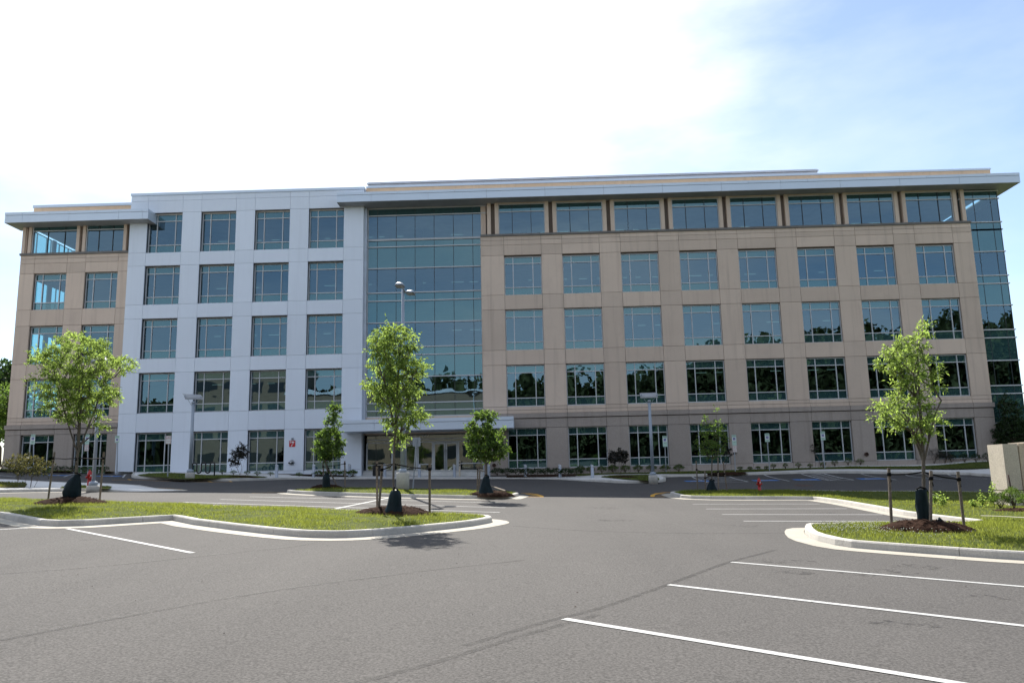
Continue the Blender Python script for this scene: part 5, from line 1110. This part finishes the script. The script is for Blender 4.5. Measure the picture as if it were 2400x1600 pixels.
# ------------------------------------------------------------------ bike rack, bin, button post, manhole
b=gnd(476,1113,.2); T=thing('bike_rack',b,'black serpentine bike rack on the grass before the silver wall','bike rack'); k=np.linalg.norm(b-CAM)/FPX
P=[]; xs=[-24.5,-14.5,-4.8,4.8,14.5,24.5]; zb_,zt_=4.5*k,27*k; 
pts=[(xs[0],-2*k,0)]
def U(i,top):
    c=(xs[i]+xs[i+1])/2; r=(xs[i+1]-xs[i])/2; out=[]
    for t in np.linspace(pi,0,9): out.append((c+r*math.cos(t),(zt_-r*k+r*k*math.sin(t)) if top else (zb_+r*k-r*k*math.sin(t))))
    return out
L=[(xs[0],-.1)]
for i in range(5): L+=U(i,i%2==0)
L.append((xs[5],-.1)); m=MB(); m.tube([(b[0]+x*k,b[1],b[2]+z) for x,z in L],.045,10); m.build('frame',M['black'],T)
b=at(882,1112,-.25); b[2]=gz(b[0],b[1])+.05; T=thing('litter_bin',b,'black litter bin left of the entrance doors under the canopy','bin'); m=MB(); m.lathe(b,[(.25,0),(.27,.05),(.28,.72),(.29,.76),(.26,.78)],18); m.build('body',M['black'],T)
m=MB()
for t in(.6,2.6,4.4): m.tube([b+np.array([.24*math.cos(t),.24*math.sin(t),.75]),b+np.array([.24*math.cos(t),.24*math.sin(t),.92])],.015,6)
m.build('lid_support',M['black'],T); m=MB(); m.lathe(b,[(.29,.9),(.30,.93),(.2,.99),(.05,1.0)],18); m.build('lid',M['black'],T)
b=at(1077.5,1111,-.2); b[2]=gz(b[0],b[1])+.05; T=thing('door_button_post',b,'slim metal door button post right of the glass doors','post'); m=MB(); m.box(b[0]-.06,b[0]+.06,b[1]-.05,b[1]+.05,b[2]-.05,b[2]+1.1); m.build('post',M['stone'],T); m=MB(); m.box(b[0]-.045,b[0]+.045,b[1]-.06,b[1]-.051,b[2]+.92,b[2]+1.04); m.box(b[0]-.045,b[0]+.045,b[1]-.06,b[1]-.051,b[2]+.74,b[2]+.84); m.build('button_plate',M['dark'],T)
for u,v,l in((1884,1137.2,'rusty round manhole cover in the road before the right accessible bays'),(147,1123.3,'dark drain cover in the road on the left')):
    c=gnd(u,v); T=thing('manhole_cover',c,l,'manhole'); m=MB(); n=24; m.add([(c[0]+r*math.cos(t),c[1]+r*math.sin(t),gz(c[0]+r*math.cos(t),c[1]+r*math.sin(t))+z) for r,z in((.55,.004),(.5,.012),(.42,.012),(.40,.006)) for t in np.linspace(0,2*pi,n+1)[:-1]],[(i*n+k,i*n+(k+1)%n,(i+1)*n+(k+1)%n,(i+1)*n+k) for i in range(3) for k in range(n)]+[tuple(3*n+k for k in range(n))]); m.build('cover',M['iron'],T)
# ------------------------------------------------------------------ stone sign wall at the right edge
b=gnd(2368,1193,.1); T=thing('stone_wall',b,'tall rough tan stone sign wall cut off by the right edge','wall'); yw=b[1]; tl=at(2349,1040,yw); bl=at(2371,1193,yw); x0=tl[0]; xg=at(2384,1040,yw)[0]; zt_=tl[2]; z0=b[2]-.3; zl=at(2365,1150,yw)[2]
m=MB(); m.box(x0,xg,yw,yw+.9,zl+.03,zt_); m.box(x0,xg,yw,yw+.9,z0,zl); m.build('end_pier',M['stone'],T)
m=MB(); m.box(xg+.06,xg+4.2,yw+.05,yw+.8,zl+.03,zt_-.0); m.box(xg+.06,xg+4.2,yw+.05,yw+.8,z0,zl); m.build('panel',M['stone2'],T)
m=MB(); m.box(x0+.03,xg+4.1,yw+.1,yw+.7,z0,zt_-.03); m.build('joint_core',M['recess'],T)
m=MB(); m.box(xg+.25,xg+4.25,yw-.03,yw+.95,zt_+.003,zt_+.05); m.build('coping',M['gutter'],T)
q=gnd(2371,1190,.2); t=at(2364,1112,yw-.25); T=thing('marker_stake',q,'thin rusty stake standing against the stone wall','stake'); m=MB(); m.tube([(t[0]+.06,yw-.25,q[2]-.1),(t[0],yw-.22,t[2])],.03,6); m.build('post',M['iron'],T)
# ------------------------------------------------------------------ parked vehicle at the far left edge
cx,cy=-45.2,6.5; z=gz(cx,cy); T=thing('parked_van',(cx,cy,z),'dark van with white trim, almost wholly cut off by the left edge','van'); 
m=MB(); Pf=[(-2.4,.35),(-2.4,1.05),(-2.25,1.25),(-1.75,2.1),(-1.5,2.2),(2.2,2.2),(2.4,2.0),(2.45,.35)]
V=[(cx+s*.95*(1-.08*max(0,zz-1.2)),cy+yy,z+zz) for s in(-1,1) for yy,zz in Pf]; n=len(Pf); m.add(V,[tuple(range(n)),tuple(range(2*n-1,n-1,-1))]+[(i,n+i,n+(i+1)%n,(i+1)%n) for i in range(n)]); m.build('body',M['carpaint'],T)
m=MB(); m.box(cx+.90,cx+.935,cy-1.3,cy+2.1,z+1.3,z+1.95); m.box(cx-.7,cx+.7,cy-2.18,cy-2.1,z+1.4,z+1.9); m.build('window',M['carglass'],T)
m=MB(); m.box(cx-.96,cx+.98,cy-2.46,cy-2.40,z+.9,z+1.2); m.build('trim',M['white'],T)
m=MB(); m.box(cx+.6,cx+.9,cy-2.45,cy-2.35,z+1.95,z+2.1); m.build('headlight',M['red'],T)
for sx in(-.85,.85):
    for yy in(-1.5,1.5): m=MB(); m.tube([(cx+sx-.12,cy+yy,z+.35),(cx+sx+.12,cy+yy,z+.35)],.36,18); w=m.build('wheel',M['tyre'],T); m=MB(); m.tube([(cx+sx-.13,cy+yy,z+.35),(cx+sx+.13,cy+yy,z+.35)],.2,14); m.build('rim',M['steel'],w)
# ------------------------------------------------------------------ sky, sun, exposure
EL,AZ=math.radians(44.1),math.radians(-16.0)
sd=Vector((math.sin(AZ)*math.cos(EL),math.cos(AZ)*math.cos(EL),math.sin(EL)))
W=bpy.data.worlds.new('World'); SC.world=W; W.use_nodes=True; nt=W.node_tree; nt.nodes.clear(); L=nt.links
sk=N(nt,'ShaderNodeTexSky',sky_type='NISHITA'); sk.sun_disc=False; sk.sun_elevation=EL; sk.sun_rotation=AZ; sk.altitude=50; sk.air_density=1.0; sk.dust_density=SKY['dust']; sk.ozone_density=1.2
bg=N(nt,'ShaderNodeBackground'); bg.inputs[1].default_value=SKY['k']; wo=N(nt,'ShaderNodeOutputWorld')
tc=N(nt,'ShaderNodeTexCoord'); dirv=tc.outputs['Generated']
# thin high cloud: brightest towards the sun
dp=N(nt,'ShaderNodeVectorMath',operation='DOT_PRODUCT'); L.new(dirv,dp.inputs[0]); dp.inputs[1].default_value=tuple(sd)
mp=N(nt,'ShaderNodeMapping'); mp.inputs['Scale'].default_value=(1,1,2.6); L.new(dirv,mp.inputs[0])
c=noise(nt,mp.outputs[0],2.3,6,.55); cm=ramp(nt,c,.40,.75)
gl=N(nt,'ShaderNodeMapRange'); gl.interpolation_type='SMOOTHSTEP'; wob=N(nt,'ShaderNodeMath',operation='MULTIPLY_ADD'); L.new(c,wob.inputs[0]); wob.inputs[1].default_value=.22; L.new(dp.outputs['Value'],wob.inputs[2]); wb2=N(nt,'ShaderNodeMath',operation='SUBTRACT'); L.new(wob.outputs[0],wb2.inputs[0]); wb2.inputs[1].default_value=.11; L.new(wb2.outputs[0],gl.inputs[0]); gl.inputs[1].default_value=.80; gl.inputs[2].default_value=1.0
sx_=N(nt,'ShaderNodeSeparateXYZ'); L.new(dirv,sx_.inputs[0]); fm=N(nt,'ShaderNodeMapRange'); L.new(sx_.outputs[1],fm.inputs[0])
for q,v in((1,.1),(2,-.4),(3,SKY['cl']),(4,SKY['fc'])): fm.inputs[q].default_value=v
a1_=N(nt,'ShaderNodeMath',operation='MULTIPLY'); L.new(cm,a1_.inputs[0]); L.new(fm.outputs[0],a1_.inputs[1])
a0_=N(nt,'ShaderNodeMath',operation='ADD'); L.new(a1_.outputs[0],a0_.inputs[0]); a0_.inputs[1].default_value=.09
a2_=N(nt,'ShaderNodeMath',operation='ADD'); L.new(a0_.outputs[0],a2_.inputs[0]); L.new(gl.outputs[0],a2_.inputs[1]); a2_.use_clamp=True
wc=N(nt,'ShaderNodeVectorMath',operation='SCALE'); wc.inputs[0].default_value=SKY['cc']
sc_=N(nt,'ShaderNodeMapRange'); L.new(gl.outputs[0],sc_.inputs[0]); sc_.inputs[3].default_value=1; sc_.inputs[4].default_value=SKY['gl']; L.new(sc_.outputs[0],wc.inputs['Scale'])
L.new(mixc(nt,a2_.outputs[0],sk.outputs[0],wc.outputs[0]),bg.inputs[0]); L.new(bg.outputs[0],wo.inputs[0])
sl=bpy.data.lights.new('sun','SUN'); sl.energy=SUN; sl.angle=math.radians(.53); sl.color=(1,.95,.87); so=bpy.data.objects.new('sun',sl); COL.objects.link(so); so.rotation_euler=sd.to_track_quat('Z','Y').to_euler(); so.location=(0,0,80)
SC.view_settings.view_transform='Standard'; SC.view_settings.look='None'; SC.view_settings.exposure=EXPO; SC.view_settings.gamma=1
SC.render.engine='CYCLES'; SC.cycles.max_bounces=8; SC.cycles.transparent_max_bounces=16; SC.cycles.sample_clamp_indirect=8; SC.cycles.use_denoising=True; SC.cycles.caustics_reflective=False; SC.cycles.caustics_refractive=False
